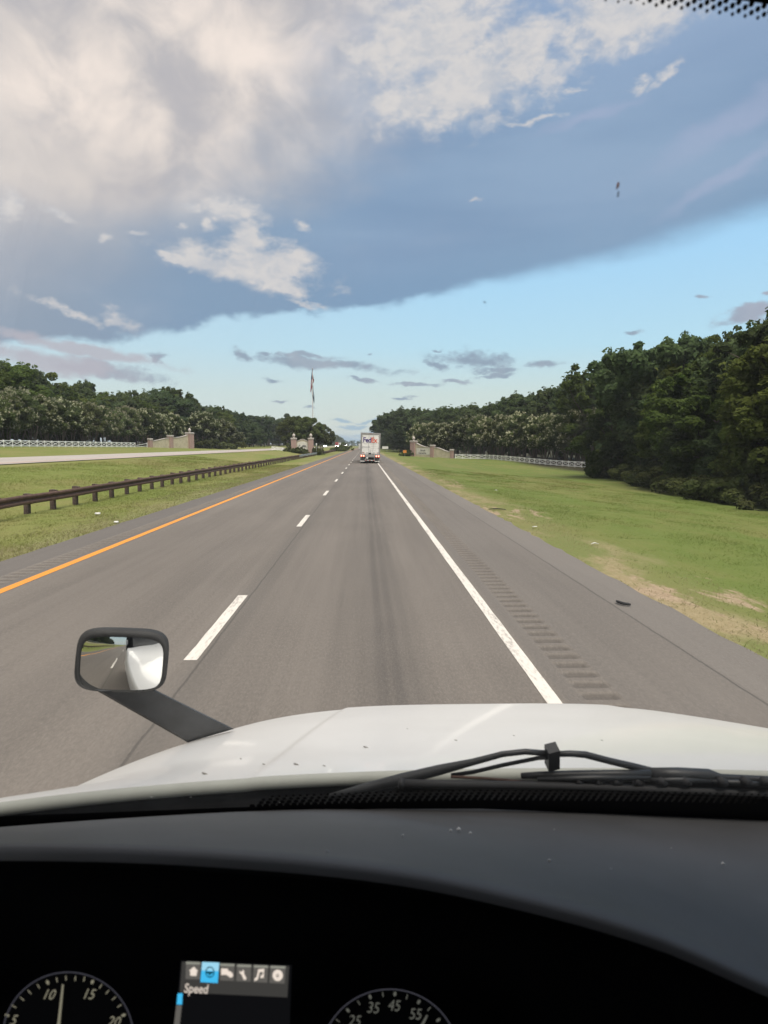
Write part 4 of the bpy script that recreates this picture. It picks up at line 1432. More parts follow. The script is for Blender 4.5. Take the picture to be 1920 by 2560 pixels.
# ------------------------------------------------------------------ vehicles
def wheel_mb(x, y, r, w):
    b = MB()
    pr = [(r * .55, -w / 2), (r * .96, -w / 2), (r, -w * .36), (r, w * .36), (r * .96, w / 2), (r * .55, w / 2)]
    n = 20
    vs, fs = [], []
    for rr_, xx in pr:
        for k in range(n):
            a = 2 * math.pi * k / n
            vs.append((x + xx, y + rr_ * math.cos(a), r + rr_ * math.sin(a)))
    for i in range(len(pr) - 1):
        for k in range(n):
            l = (k + 1) % n
            fs.append((i * n + k, i * n + l, (i + 1) * n + l, (i + 1) * n + k))
    fs += [tuple(range(n)), tuple((len(pr) - 1) * n + k for k in range(n - 1, -1, -1))]
    return b.add(vs, fs)
TY = 88.0
tx = float(at(924.5, 1150, TY)[0])
tk = empty('box_trailer_truck', (tx, TY, 0), label='white-doored parcel trailer with bold purple and orange lettering ahead in our lane', cat='truck')
tk.rotation_euler = (0, rad(1.9), 0)
HW = 1.27
ZT, ZB = 3.90, 1.10
body = MB().bbox(-HW, HW, .06, 14.6, ZB, ZT, .03).build('trailer_body', M['trailer_white'], tk)
fr_ = MB()
for x0, x1, z0, z1 in ((-HW, -HW + .19, ZB, ZT), (HW - .17, HW, ZB, ZT), (-HW + .19, HW - .17, ZT - .24, ZT), (-HW + .19, HW - .17, ZB, ZB + .12)):
    fr_.box(x0, x1, -.06, .058, z0, z1)
fr_.build('door_frame', M['alu'], tk)
for s, (xa, xb) in enumerate(((-HW + .20, -.012), (.012, HW - .18))):
    d_ = MB().bbox(xa, xb, -.03, .055, ZB + .13, ZT - .25, .01).build('door', M['trailer_white'], tk)
    for zc in (1.36, 1.9, 2.6, 3.4):
        xh = xa + .03 if s == 0 else xb - .12
        MB().box(xh, xh + .09, -.05, -.031, zc, zc + .08).build('hinge', M['alu'], d_)
    xr = (xb - .2) if s == 0 else (xa + .34)
    MB().tube([(xr, -.06, ZB - .12), (xr, -.06, ZT - .3)], .016, 6).build('lock_rod', M['alu'], d_)
me = place_mesh(text_mesh('Fed', .90, .020, 0, .004, 'LEFT', .90), (-.975, -.042, 2.68), (.90, 0, 0), (0, 0, 1), (0, -1, 0))
link('purple_lettering', me, M['purple'], tk)
me = place_mesh(text_mesh('Ex', .90, .020, 0, .004, 'LEFT', .92), (.08, -.042, 2.68), (.90, 0, 0), (0, 0, 1), (0, -1, 0))
link('orange_lettering', me, M['orange_print'], tk)
for x0, x1, z0, z1, mt in ((-1.02, -.05, 2.03, 2.13, 'grey_print'), (.08, .82, 2.48, 2.54, 'pale_print'), (.08, .90, 1.86, 1.91, 'pale_print'), (.08, .78, 1.62, 1.66, 'pale_print'), (-.9, -.1, 2.50, 2.54, 'pale_print'), (.1, .86, 2.18, 2.21, 'pale_print')):
    n = max(3, int((x1 - x0) / .09))
    b = MB()
    for i in range(n):
        wv = (x1 - x0) / n
        b.box(x0 + i * wv, x0 + i * wv + wv * rr.uniform(.6, .95), -.036, -.0305, z0, z1 - rr.uniform(0, .02))
    tag(b.build('fine_print', M[mt], tk), kind='stuff')
for x, w in ((-1.0, .26), (-.5, .2), (.4, .2), (.84, .2)):
    MB().box(x, x + w, -.045, -.031, 1.32, 1.385).build('reflector', M['red_lens'] if abs(x) > .6 else M['grey_print'], tk)
MB().bbox(-.2, .14, -.10, -.031, 1.17, 1.36, .03).build('door_latch', M['dark_void'], tk)
MB().box(.34, .40, -.09, -.064, .82, 1.30).build('latch_handle', M['dark_void'], tk)
MB().box(-.05, .03, -.07, -.031, 1.5, 1.64).build('door_hook', M['grey_print'], tk)
for i in range(3):
    MB().box(-.12 + i * .1, -.06 + i * .1, -.075, -.061, ZT - .14, ZT - .10).build('marker_lamp', M['red_lens'], tk)
MB().bbox(-HW - .01, HW + .01, -.12, .2, .80, 1.095, .02).build('rear_sill', M['alu'], tk)
for sx in (-1, 1):
    bx = MB().bbox(sx * .96 - .29, sx * .96 + .29, -.17, -.121, .83, 1.05, .02).build('tail_lamp', M['red_lens'], tk)
    for q in (-.14, .14):
        b = MB().tube([(sx * .96 + q, -.171, .94), (sx * .96 + q, -.195, .94)], [.092, .075], 12)
        b.build('lens', M['tail_glow'], bx, smooth=False)
    MB().box(sx * .93 - .30, sx * .93 + .30, .25, .27, .28, .80).build('mudflap', M['flap'], tk)
    MB().bbox(sx * .93 - .34, sx * .93 + .34, -.10, .24, .22, .30, .03).build('bumper_corner', M['steel'], tk)
    MB().box(sx * .56 - .04, sx * .56 + .04, -.08, 0, .34, .82).build('guard_strut', M['alu'], tk)
    for ry in (1.1, 2.4):
        for q in (.93, .60):
            wheel_mb(sx * q, ry, .50, .27).build('wheel', M['rubber'], tk, smooth=False)
gb = MB().bbox(-.66, .66, -.13, -.02, .335, .44, .015).build('underride_bar', M['alu'], tk)
for i in range(5):
    MB().box(-.60 + i * .25, -.42 + i * .25, -.137, -.1305, .35, .42).build('reflective_strip', M['red_lens' if i % 2 == 0 else 'white_metal'], gb)
MB().tube([(-.36, -.135, .70), (-.36, -.15, .70)], [.13, .13], 14).build('plate', M['white_metal'], tk)
MB().box(-1.15, 1.15, .4, 12.5, .45, .98).build('underframe', M['dark_void'], tk)
cb = MB().bbox(-1.2, 1.2, 15.4, 19.8, .6, 3.3, .12).build('cab', M['white_car'], tk)
for sx in (-1, 1):
    for ry in (14.0, 15.3, 19.2):
        wheel_mb(sx * 1.0, ry, .50, .5).build('wheel', M['rubber'], tk)
    mm_ = MB().bbox(sx * 1.52 - .14, sx * 1.52 + .14, 17.6, 17.72, 1.75, 2.5, .03).build('door_mirror', M['white_car'], tk)
    MB().tube([(sx * 1.2, 17.7, 2.4), (sx * 1.5, 17.7, 2.4)], .03, 6).build('bracket', M['dark_void'], mm_)

def far_semi(x, y, paintm, label, box=True):
    t = empty('semi_truck', (x, y, 1.215), label=label, cat='truck')
    c_ = MB().bbox(-1.2, 1.2, 0, 2.4, .5, 3.0, .15).build('cab', M[paintm], t)
    MB().box(-1.0, 1.0, -.02, -.001, 1.9, 2.7).build('windscreen', M['dark_glass'], c_)
    MB().box(-.7, .7, -.03, -.001, .8, 1.5).build('grille', M['dark_void'], c_)
    MB().bbox(-1.28, 1.28, 2.8, 15, 1.0, 4.0, .05).build('trailer_box', M['white_metal' if paintm != 'red_paint' else 'red_paint'], t)
    for sx in (-1, 1):
        MB().tube([(sx * .92, -.01, .85), (sx * .92, -.06, .85)], [.16, .16], 10).build('headlight', M['head_glow'], t)
        for ry in (.9, 4, 12.5):
            wheel_mb(sx * 1.0, ry, .5, .4).build('wheel', M['rubber'], t)
    return t
def far_car(x, y, label, h=1.5):
    t = empty('car', (x, y, 1.215), label=label, cat='car')
    b = MB()
    sec = [(-.0, .55, .75), (.3, .35, .95), (1.1, .35, 1.0), (1.7, .35, h), (3.3, .35, h - .02), (4.2, .4, 1.0), (4.5, .5, .9)]
    P = [[(-.88, yy, za), (-.9, yy, (za + zc) / 2), (-.7, yy, zc), (.7, yy, zc), (.9, yy, (za + zc) / 2), (.88, yy, za)] for yy, za, zc in sec]
    b.grid(P)
    b.build('body', M['white_car'], t, smooth=False)
    MB().add([(-.66, 1.12, 1.05), (.66, 1.12, 1.05), (.62, 1.62, h - .06), (-.62, 1.62, h - .06)], [(0, 1, 2, 3)]).build('windscreen', M['dark_glass'], t)
    for sx in (-1, 1):
        MB().tube([(sx * .66, .02, .72), (sx * .66, -.05, .72)], [.15, .13], 10).build('headlight', M['head_glow'], t)
        for ry in (.9, 3.6):
            wheel_mb(sx * .78, ry, .33, .22).build('wheel', M['rubber'], t)
    return t
fx = lambda px, Y: float(at(px, 1113, Y)[0])
far_car(fx(813.5, 470), 470, 'oncoming pale car with bright headlights, nearest on the far carriageway')
far_semi(fx(841.5, 640), 640, 'red_paint', 'oncoming red truck on the far carriageway')
far_semi(fx(848.5, 740), 740, 'white_car', 'oncoming white truck just behind the red one')
far_semi(fx(857.5, 880), 880, 'white_car', 'oncoming white truck with lights on, between two other white trucks')
far_semi(fx(865.0, 1000), 1000, 'white_car', 'oncoming white truck farthest away on the far carriageway')

# ------------------------------------------------------------------ litter along the road
def scrap(name, px, py, pts, r, mat, label, flat=.35):
    g_ = groundpt(px, py)
    t_ = MB().tube(pts, r, 7, flat=flat).build(name, M[mat], None, smooth=True)
    t_.location = (g_[0], g_[1], gzf(g_[0], g_[1]) + .02)
    return tag(t_, label, 'litter')
scrap('tyre_scrap', 1561, 1514, [(-.055, .16, .01), (-.06, .10, .015), (-.042, .03, .015), (-.01, -.03, .015), (.035, -.06, .015), (.065, -.07, .01)], [.015, .021, .022, .022, .021, .014], 'rubber', 'curved scrap of black tyre lying on the right shoulder', 1.0)
scrap('paper_scrap', 1487, 1365, [(-.09, 0, .03), (0, .03, .05), (.09, -.01, .03)], [.015, .04, .015], 'litter', 'white paper scrap in the grass right of the road')
scrap('paper_scrap', 1336.5, 1321, [(-.06, 0, .03), (.06, .02, .03)], [.03, .04], 'litter', 'small white scrap at the bare edge of the right verge')
scrap('paper_scrap', 1240, 1228, [(-.06, 0, .04), (.06, .02, .04)], [.04, .04], 'litter', 'white speck of litter far out on the right verge')
scrap('plastic_cup', 244, 1289.5, [(-.08, 0, .05), (.08, .02, .05)], [.04, .045], 'litter', 'white cup lying in the grass below the guardrail', .9)
scrap('plastic_cup', 290.5, 1309.5, [(-.06, 0, .03), (.06, .01, .03)], [.04, .045], 'litter', 'white crumpled cup at the left pavement edge', .8)
scrap('tyre_scrap', 1244, 1276, [(-.3, .1, .02), (-.1, .0, .04), (.1, .05, .03), (.28, -.06, .02)], [.03, .06, .05, .03], 'rubber', 'dark strip of tyre on the bare right road edge')

# ------------------------------------------------------------------ grass blades near the road
def blades(n, xr, yr, size, seed, keep):
    rg = np.random.default_rng(seed)
    y = yr[0] + (yr[1] - yr[0]) * rg.random(n) ** 1.7
    x = rg.uniform(*xr, n)
    k = keep(x, y, rg)
    x, y = x[k], y[k]
    m = len(x)
    z = gz(x, y) - .01
    a = rg.uniform(0, 6.283, m)
    h = size * rg.uniform(.5, 1.3, m) * (1 + y / 60)
    w = h * .13
    le = rg.normal(size=(m, 2)) * 1.1
    c, s_ = np.cos(a) * w, np.sin(a) * w
    B0 = np.stack([x - c, y - s_, z], 1); B1 = np.stack([x + c, y + s_, z], 1)
    T1 = np.stack([x + le[:, 0] * h + c * .25, y + le[:, 1] * h + s_ * .25, z + h], 1)
    T0 = np.stack([x + le[:, 0] * h - c * .25, y + le[:, 1] * h - s_ * .25, z + h], 1)
    return np.stack([B0, B1, T1, T0], 1).reshape(-1, 3)
def clump(x, y, sx, sy, ph):
    return np.sin(x * sx + 2.1 * np.sin(y * sy + ph)) * np.cos(y * sy * 1.7 + x * .6 + ph)
v1 = blades(200000, (4.32, 20), (6.5, 70), .032, 1, lambda x, y, g_: g_.random(len(x)) < np.clip((x - 4.6) / 2.2, .12, 1) * (.55 + .45 * clump(x, y, 1.1, .5, 0)))
v2 = blades(160000, (-20, -7.25), (13, 80), .036, 2, lambda x, y, g_: g_.random(len(x)) < .8)
vv = np.concatenate([v1, v2])
tag(link('grass', npmesh('grass', vv, quads(vv)), M['grassblade']), 'short mown grass on the verges', None, None, 'stuff')
v1 = blades(20000, (4.30, 6.6), (6.5, 60), .026, 3, lambda x, y, g_: g_.random(len(x)) < np.clip(1.3 - abs(x - 5.0) * .8, .1, 1) * (.5 + .5 * clump(x, y, 2.0, .9, 1)))
v2 = blades(22000, (-9.2, -7.24), (12, 70), .042, 4, lambda x, y, g_: g_.random(len(x)) < np.clip(1.1 - abs(x + 8.0) * .5, .1, 1) * (.45 + .55 * clump(x, y, 1.3, .45, 2)))
vv = np.concatenate([v1, v2])
tag(link('dry_grass', npmesh('dry_grass', vv, quads(vv)), M['strawblade']), 'pale dry grass fringing the pavement', None, None, 'stuff')

# ------------------------------------------------------------------ the truck we sit in
XC = .47
truck = empty('semi_truck', (XC, 0, 0), label='white truck whose hood, wipers and dark dashboard fill the foreground', cat='truck')
truck_off = Vector((-XC, 0, 0))
def tb(b, name, mat, parent=None, smooth=False, fix=True):
    """build in road coordinates, then hang on the truck"""
    o = b.build(name, M[mat] if isinstance(mat, str) else mat, parent or truck, smooth, fix)
    if parent is None:
        o.data.transform(Matrix.Translation(truck_off))
    else:
        o.data.transform(Matrix.Translation(truck_off))
    return o
def hoodz(X, Y):
    zt = 1.6384 - .2589 * (Y - 1.3) - .0177 * (Y - 1.3) ** 2 - 2.30 * np.maximum(0, Y - 2.7498) ** 2
    Wd = 1.085 - .0707 * (Y - 1.3) ** 2
    s = np.abs(X - XC) / Wd
    D = .024 + .042 * sst(Y, 1.3, 1.75)
    xl = -.25 + .11 * (Y - 1.3)                      # the raised middle of the hood
    ridge = .007 * sst(XC - np.abs(X - XC), xl - .012, xl + .012) * sst(Y, 1.30, 1.55)
    return zt - D * s ** 3.47 + ridge - .006
def rearY(X):
    X = np.asarray(X, float)
    return np.maximum(1.27, 1.405 - np.where(X > .25, .13 * (X - .25) ** 2, .09 * (X - .25) ** 2))
P = []
NS, NY = 231, 110
for j in range(NY + 1):
    row = []
    for i in range(NS):
        s = -1.15 + 2.30 * i / (NS - 1)
        q = j / NY
        Yb = 1.3 + 1.66 * q
        Wd = 1.085 - .0707 * (Yb - 1.3) ** 2
        nose = 1 - .25 * max(0, abs(s) - .75) ** 1.5 * q
        X = XC + s * Wd
        y0 = float(rearY(X))
        Y = y0 + (2.98 * nose - y0) * q
        row.append((X, Y, float(hoodz(X, Y))))
    P.append(row)
# the nose and the sides fold down
nose_rows = [[(x, y + .05 - .02 * k, z - .05 - .22 * k) for x, y, z in P[-1]] for k in range(4)]
P = P + nose_rows
F = []
for row in P:
    (x0, y0, z0), (x1, y1, z1) = row[0], row[-1]
    l = [(x0 - .045, y0, z0 - .5), (x0 - .04, y0, z0 - .16), (x0 - .02, y0, z0 - .05)]
    r = [(x1 + .02, y1, z1 - .05), (x1 + .04, y1, z1 - .16), (x1 + .045, y1, z1 - .5)]
    F.append(l + row + r)
hood = tb(MB().grid(F), 'hood', 'hood', None, True)
rear = P[0]
L_ = [[(x, y - .001, z + .001), (x, y - .010, z - .004), (x, y - .016, z - .021), (x, y - .002, z - .026)] for x, y, z in rear]
tb(MB().grid(L_), 'rear_flange', 'lip', hood, True)
C_ = [[(x, y + .03, z - .02), (x, y - .004, z - .029), (x, y - .006, z - .05), (x, y - .03, z - .20)] for x, y, z in rear]
tb(MB().grid(C_), 'cowl', 'cowl', None, True)

# insects and grime dried onto it
for x, y, s_ in ((443, 1673, 5), (640, 1652, 4), (790, 1615, 4), (570, 1652, 2.5), (700, 1655, 2), (985, 1600, 2.5), (1110, 1590, 2), (520, 1640, 2), (880, 1575, 1.6), (1300, 1600, 2)):
    d = ray(*dsp(x, y))
    Y_ = 1.4
    while Y_ < 2.9 and (CAM + d * (Y_ / d[1]))[2] > hoodz((CAM + d * (Y_ / d[1]))[0], Y_):
        Y_ += .004
    q = CAM + d * (Y_ / d[1])
    m_ = s_ * .0009
    b = MB().tube([(q[0] - m_ * 1.6, q[1] + m_ * 1.5, q[2] + .0012), (q[0], q[1], q[2] + .0015), (q[0] + m_ * 1.8, q[1] - m_ * 1.2, q[2] + .0012)], [m_ * .5, m_ * 1.1, m_ * .4], 7, flat=.4)
    tb(b, 'grime_spot', 'hood_grime', hood, True)

# windscreen plane
def glassZ(X, Y):
    return 4.10 - 1.92 * (Y + .05 * ((X - XC) / 1.15) ** 2)
def glassY(X, Z):
    return (4.10 - Z) / 1.92 - .05 * ((X - XC) / 1.15) ** 2
GN = Vector((0, 1.92, 1)).normalized()
def on_glass(px, py, off=0.0):
    d = ray(px, py)
    lo, hi = .2, 2.2
    for _ in range(50):
        m = (lo + hi) / 2
        p = CAM + d * (m / d[1])
        if p[2] < glassZ(p[0], p[1]) + off / GN[2]: lo = m
        else: hi = m
    return Vector(CAM + d * (lo / d[1]))
def og(x, y, off=0.0):
    return on_glass(*dsp(x, y), off)
ZG0, ZG1 = 1.535, 2.93
rows = []
for k in range(13):
    z = ZG0 + (ZG1 - ZG0) * k / 12
    rows.append([(x, float(glassY(x, z)), z) for x in np.linspace(XC - 1.17, XC + 1.17, 25)])
glass = tb(MB().grid(rows), 'windscreen', 'glass', None, True)
glass.visible_shadow = True
# printed black band along its foot, with a honeycomb fringe
def bandpoly(xs_, lo, hi, off):
    return [[og(x, lo(x), off), og(x, (lo(x) + hi(x)) / 2, off), og(x, hi(x), off)] for x in xs_]
xs_ = list(np.linspace(-60, 1740, 37))
bot = lambda x: float(np.interp(x, [-60, 0, 432, 700, 1040, 1400, 1659, 1740], [1796, 1790, 1758, 1748, 1747, 1761, 1782, 1790]))
topb = lambda x: float(np.interp(x, [-60, 0, 432, 560, 860, 1040, 1400, 1659, 1740], [1775, 1763, 1747, 1742, 1731, 1728, 1731, 1737, 1739]))
tb(MB().grid(bandpoly(xs_, bot, topb, -.004)), 'frit_band', 'frit', glass)
b = MB()
def dot(b, c, r, n=8):
    ex, ey = Vector((1, 0, 0)), Vector((1, 0, 0)).cross(GN)
    vs = [c + ex * r * math.cos(6.2832 * k / n) + ey * r * math.sin(6.2832 * k / n) for k in range(n)]
    return b.add(vs, [tuple(range(n))])
for row, r in ((0, .0056), (1, .0050), (2, .0040), (3, .0028)):
    x = 545 + row * 12 + (row % 2) * 7.5
    while x < 1740:
        dot(b, og(x, topb(x) - 2 - row * 6.2, -.0045), r)
        x += 15
tag(tb(b, 'frit_fringe', 'frit', glass), kind='stuff')
# the black patch at the head of the glass, top right, with rows of round dots under it
low_x, low_y = [1100, 1332, 1388, 1443, 1499, 1553, 1607, 1656, 1760], [-30, 3, 7.5, 13.5, 20, 26.5, 34, 41, 56]
lowc = lambda x: float(np.interp(x, low_x, low_y))
hd = []
for x in np.linspace(1180, 1960, 26):
    q0 = og(x, lowc(x) - 32 + max(0, x - 1800) * -.3, -.004)
    hd.append([q0] + [Vector((q0.x, float(glassY(q0.x, q0.z + (2.925 - q0.z) * k / 5)) - .004, q0.z + (2.925 - q0.z) * k / 5)) for k in range(1, 6)])
tb(MB().grid(hd), 'frit_patch', 'frit', glass)
dotme = None
for row, r in ((0, 5.2), (1, 7.2), (2, 8.0), (3, 8.4)):
    x = 1226 + (row % 2) * 13.7
    while x < 1790:
        y = lowc(x) - row * 9.3
        if y > -25:
            c = og(x, y, -.0045)
            if dotme is None:
                bb = MB()
                dot(bb, Vector((0, 0, 0)), .00034, 12)
                q = bb.build('frit_dot', M['frit'], glass)
                dotme = q.data
            else:
                q = link('frit_dot', dotme, None, glass)
            q.location = c + truck_off
            k = r * (1 if x > 1400 else .7)
            q.scale = (k, k, k)
        x += 27.4
# insects and chips on the glass
def splat(x, y, pts, r, mat):
    c = og(x, y, .003)
    ex, ey = Vector((1, 0, 0)), Vector((1, 0, 0)).cross(GN)
    b = MB()
    b.tube([c + ex * a * .001 + ey * e_ * .001 for a, e_ in pts], [q * .001 for q in r], 7, flat=.5)
    return tb(b, 'bug_spot', mat, glass, True)
sgn = 1 if (Vector((1, 0, 0)).cross(GN)).z > 0 else -1
splat(1334, 402, [(0, 4 * sgn), (.4, 1 * sgn), (-.3, -3 * sgn)], [.9, 1.5, .9], 'bug')
splat(1335, 420, [(0, 3 * sgn), (.2, -3 * sgn)], [.8, .6], 'grime')
splat(1047, 653, [(-1.2, .5), (1.4, -.5)], [1.1, .8], 'grime')
splat(1498, 270, [(0, 0), (.6, 0)], [.5, .5], 'bug')
for x, y, s_ in ((328, 1810, 3), (985, 1745, 2), (412, 1722, 1.2), (606, 1733, 2.2), (862, 1728, 2.4), (470, 1710, 1)):
    splat(x, y if y < 1780 else 1722, [(-s_, .3 * s_), (0, 0), (s_, -.4 * s_)], [.5, .9, .4], 'speck')

# wiper lying at the foot of the glass on its outer side
wip = empty('wiper', (0, 0, 0))
wip.parent = truck
def wz(x, y):      # from the enlarged view of the wiper
    return (880 + x / 1.595, 1780 + y / 1.595)
def wtube(name, pts, r, mat='black_plastic', off=.02, flat=None, n=8):
    P = [on_glass(*wz(x, y), off) for x, y in pts]
    return tb(MB().tube(P, r, n, flat=flat), name, mat, wip, True)
wtube('blade', [(190, 285), (400, 288), (700, 293), (1000, 302), (1250, 312), (1480, 322), (1680, 330), (1900, 342)], .0085, 'rubber', .012)
wtube('blade_tip', [(186, 284), (206, 285)], .0105, 'rubber', .013)
wtube('arm', [(-90, 338), (60, 302), (200, 268), (345, 232), (480, 200), (600, 168), (690, 158), (790, 166)], [.006, .010, .012, .0105, .007, .006, .006, .006], 'black_plastic', .045)
wtube('arm', [(800, 168), (870, 166), (930, 170), (1030, 196), (1120, 217), (1200, 240), (1290, 254)], [.006, .0065, .007, .007, .0075, .009, .010], 'black_plastic', .045)
wtube('link_rod', [(395, 252), (480, 240), (600, 212), (740, 184), (800, 180)], .0042, 'black_plastic', .04)
wtube('link_rod', [(395, 258), (520, 264), (620, 272), (720, 280)], .003, 'rust', .03)
wtube('blade_frame', [(675, 254), (760, 252), (900, 249), (1050, 247), (1190, 247)], [.006, .008, .0085, .0085, .009], 'black_plastic', .032)
wtube('blade_frame', [(1190, 247), (1300, 250), (1420, 254), (1470, 262), (1680, 272), (1900, 282)], [.013, .015, .014, .008, .008, .008], 'black_plastic', .036)
for a, c in (((740, 268), (1190, 262)), ((1190, 270), (1430, 276)), ((1430, 276), (1680, 294))):
    wtube('blade_bridge', [a, ((a[0] + c[0]) / 2, (a[1] + c[1]) / 2 - 2), c], [.004, .007, .004], 'black_plastic', .022)
for x in (905, 985, 1055, 1140, 1235, 1330, 1475, 1570, 1650):
    wtube('blade_claw', [(x - 14, 272), (x + 14, 284)], .0085, 'rubber', .02)
p_ = [on_glass(*wz(x, y), .045) for x, y in ((798, 142), (798, 215))]
tb(MB().tube(p_, [.0165, .0165], 4), 'clip', 'black_plastic', wip)

# hood mirror
def dp(px, py, dist):
    """point on a line of sight at a distance"""
    d = ray(px, py)
    return Vector(CAM + d / np.linalg.norm(d) * dist)
MD = 2.42
mc = dp(301, 1652, MD)
vdir = (mc - Vector(CAM)).normalized()
npt = (Vector((0, -1, .0)) - (dp(318, 1608, MD) - Vector(CAM)).normalized()).normalized()
ez = (npt * .5 - vdir * .5).normalized()
exv = Vector((1, 0, 0)) - ez * ez.x
# keep the picture's horizontal
rtv, upv = Vector(_rt), Vector(_up)
ex = (rtv - ez * rtv.dot(ez)).normalized()
ey = ez.cross(ex)
roll = rad(-2.5)
ex, ey = ex * math.cos(roll) + ey * math.sin(roll), ey * math.cos(roll) - ex * math.sin(roll)
k_ = MD / np.linalg.norm(ray(301, 1652)) / FPX * np.linalg.norm(ray(301, 1652)) / 1.0
ppm = MD / FPX / np.linalg.norm(ray(301, 1652)) * 1.0            # metres per photo pixel at the mirror, roughly
def fr2(px, py, lift=0.0):
    """photo pixel to the mirror's own plane"""
    d = Vector(ray(px, py))
    t = (mc - Vector(CAM)).dot(ez) / d.dot(ez)
    q = Vector(CAM) + d * t - mc
    return q.dot(ex), q.dot(ey)
def sup(cx, cy, hw, hh, n=40, e=4.2):
    out = []
    for k in range(n):
        a = 2 * math.pi * k / n
        c, s = math.cos(a), math.sin(a)
        out.append((cx + hw * math.copysign(abs(c) ** (2 / e), c), cy + hh * math.copysign(abs(s) ** (2 / e), s)))
    return out
x0, y1 = fr2(194, 1652)[0], fr2(300, 1593)[1]
x1, y0 = fr2(407.5, 1652)[0], fr2(300, 1735)[1]
ghw, ghh, gcx, gcy = (x1 - x0) / 2, (y1 - y0) / 2, (x0 + x1) / 2, (y0 + y1) / 2
ox0, oy1 = fr2(182, 1652)[0], fr2(300, 1574)[1]
ox1, oy0 = fr2(420, 1652)[0], fr2(300, 1737)[1]
shw, shh, scx, scy = (ox1 - ox0) / 2, (oy1 - oy0) / 2, (ox0 + ox1) / 2, (oy0 + oy1) / 2
mir = empty('hood_mirror', (0, 0, 0))
mir.parent = truck
SR = .46
gp = fr2(318, 1608)
P0m = mc + ex * gp[0] + ey * gp[1]
Cs = P0m - npt * SR
def sph(a, c):
    Q = mc + ex * a + ey * c - Cs
    bq = Q.dot(ez)
    return -bq + math.sqrt(max(0, bq * bq - Q.length_squared + SR * SR))
rings = []
for k in range(10):
    f_ = k / 9
    rings.append([mc + ex * (gcx + (a - gcx) * f_) + ey * (gcy + (c - gcy) * f_) + ez * sph(gcx + (a - gcx) * f_, gcy + (c - gcy) * f_) for a, c in sup(gcx, gcy, ghw, ghh)])
b = MB()
for r_ in rings:
    b.v += [tuple(v) for v in r_]
n_ = 40
for i in range(9):
    for k in range(n_):
        l = (k + 1) % n_
        b.f.append((i * n_ + k, i * n_ + l, (i + 1) * n_ + l, (i + 1) * n_ + k))
mg = tb(b, 'mirror_glass', 'mirror', mir, True)
tmax = max(sph(a, c) for a, c in sup(gcx, gcy, ghw, ghh))
tmin = min(sph(a, c) for a, c in sup(gcx, gcy, ghw, ghh))
shell = []
def ring(hw, hh, cx, cy, tf):
    return [mc + ex * a + ey * c + ez * tf(a, c) for a, c in sup(cx, cy, hw, hh)]
shell.append(ring(ghw * 1.0, ghh * 1.0, gcx, gcy, lambda a, c: sph(a, c) - .012))
shell.append(ring(ghw * 1.004, ghh * 1.004, gcx, gcy, lambda a, c: sph(a, c) + .004))
rim = lambda a, c: sph(min(max(a, gcx - ghw), gcx + ghw), min(max(c, gcy - ghh), gcy + ghh))
shell.append(ring(shw * .97, shh * .97, scx, scy, lambda a, c: rim(a, c) + .008))
shell.append(ring(shw, shh, scx, scy, lambda a, c: rim(a, c) - .012))
shell.append(ring(shw * 1.0, shh * 1.01, scx, scy + .004, lambda a, c: -.05))
shell.append(ring(shw * .93, shh * .93, scx, scy + .006, lambda a, c: -.10))
shell.append(ring(shw * .74, shh * .70, scx, scy, lambda a, c: -.145))
shell.append(ring(shw * .3, shh * .3, scx, scy, lambda a, c: -.165))
b = MB()
for r_ in shell:
    b.v += [tuple(v) for v in r_]
for i in range(len(shell) - 1):
    for k in range(n_):
        l = (k + 1) % n_
        b.f.append((i * n_ + k, i * n_ + l, (i + 1) * n_ + l, (i + 1) * n_ + k))
b.f.append(tuple((len(shell) - 1) * n_ + k for k in range(n_)))
tb(b, 'housing', 'mirror_shell', mir, True)
# its broad arm down to the hood
ca = [dp(234, 1722, MD + .06), dp(372, 1716, MD + .04), dp(586, 1822, MD + .30), dp(470, 1856, MD + .22)]
pn_ = (ca[1] - ca[0]).cross(ca[3] - ca[0])
d2_ = ca[2] - Vector(CAM)
ca[2] = Vector(CAM) + d2_ * ((ca[0] - Vector(CAM)).dot(pn_) / d2_.dot(pn_))
thick = (ey * -.2 - ez).normalized() * .07
b = MB()
side = [ca[0], ca[1], ca[2], ca[3]]
mid = [(p + thick * .5) for p in side]
cen = sum(side, Vector()) / 4
inner = [p + (cen - p) * .06 for p in side]
lay = [[p + (cen - p) * .10 for p in side], [p for p in [s_ + thick * .25 for s_ in side]], [p + thick * .8 for p in side], [p + thick + (cen - p) * .08 for p in side]]
for l_ in lay:
    b.v += [tuple(v) for v in l_]
for i in range(3):
    for k in range(4):
        q = (k + 1) % 4
        b.f.append((i * 4 + k, i * 4 + q, i * 4 + 4 + q, i * 4 + 4 + k))
b.f += [(3, 2, 1, 0), (12, 13, 14, 15)]
tb(b, 'arm', 'arm_plastic', mir)

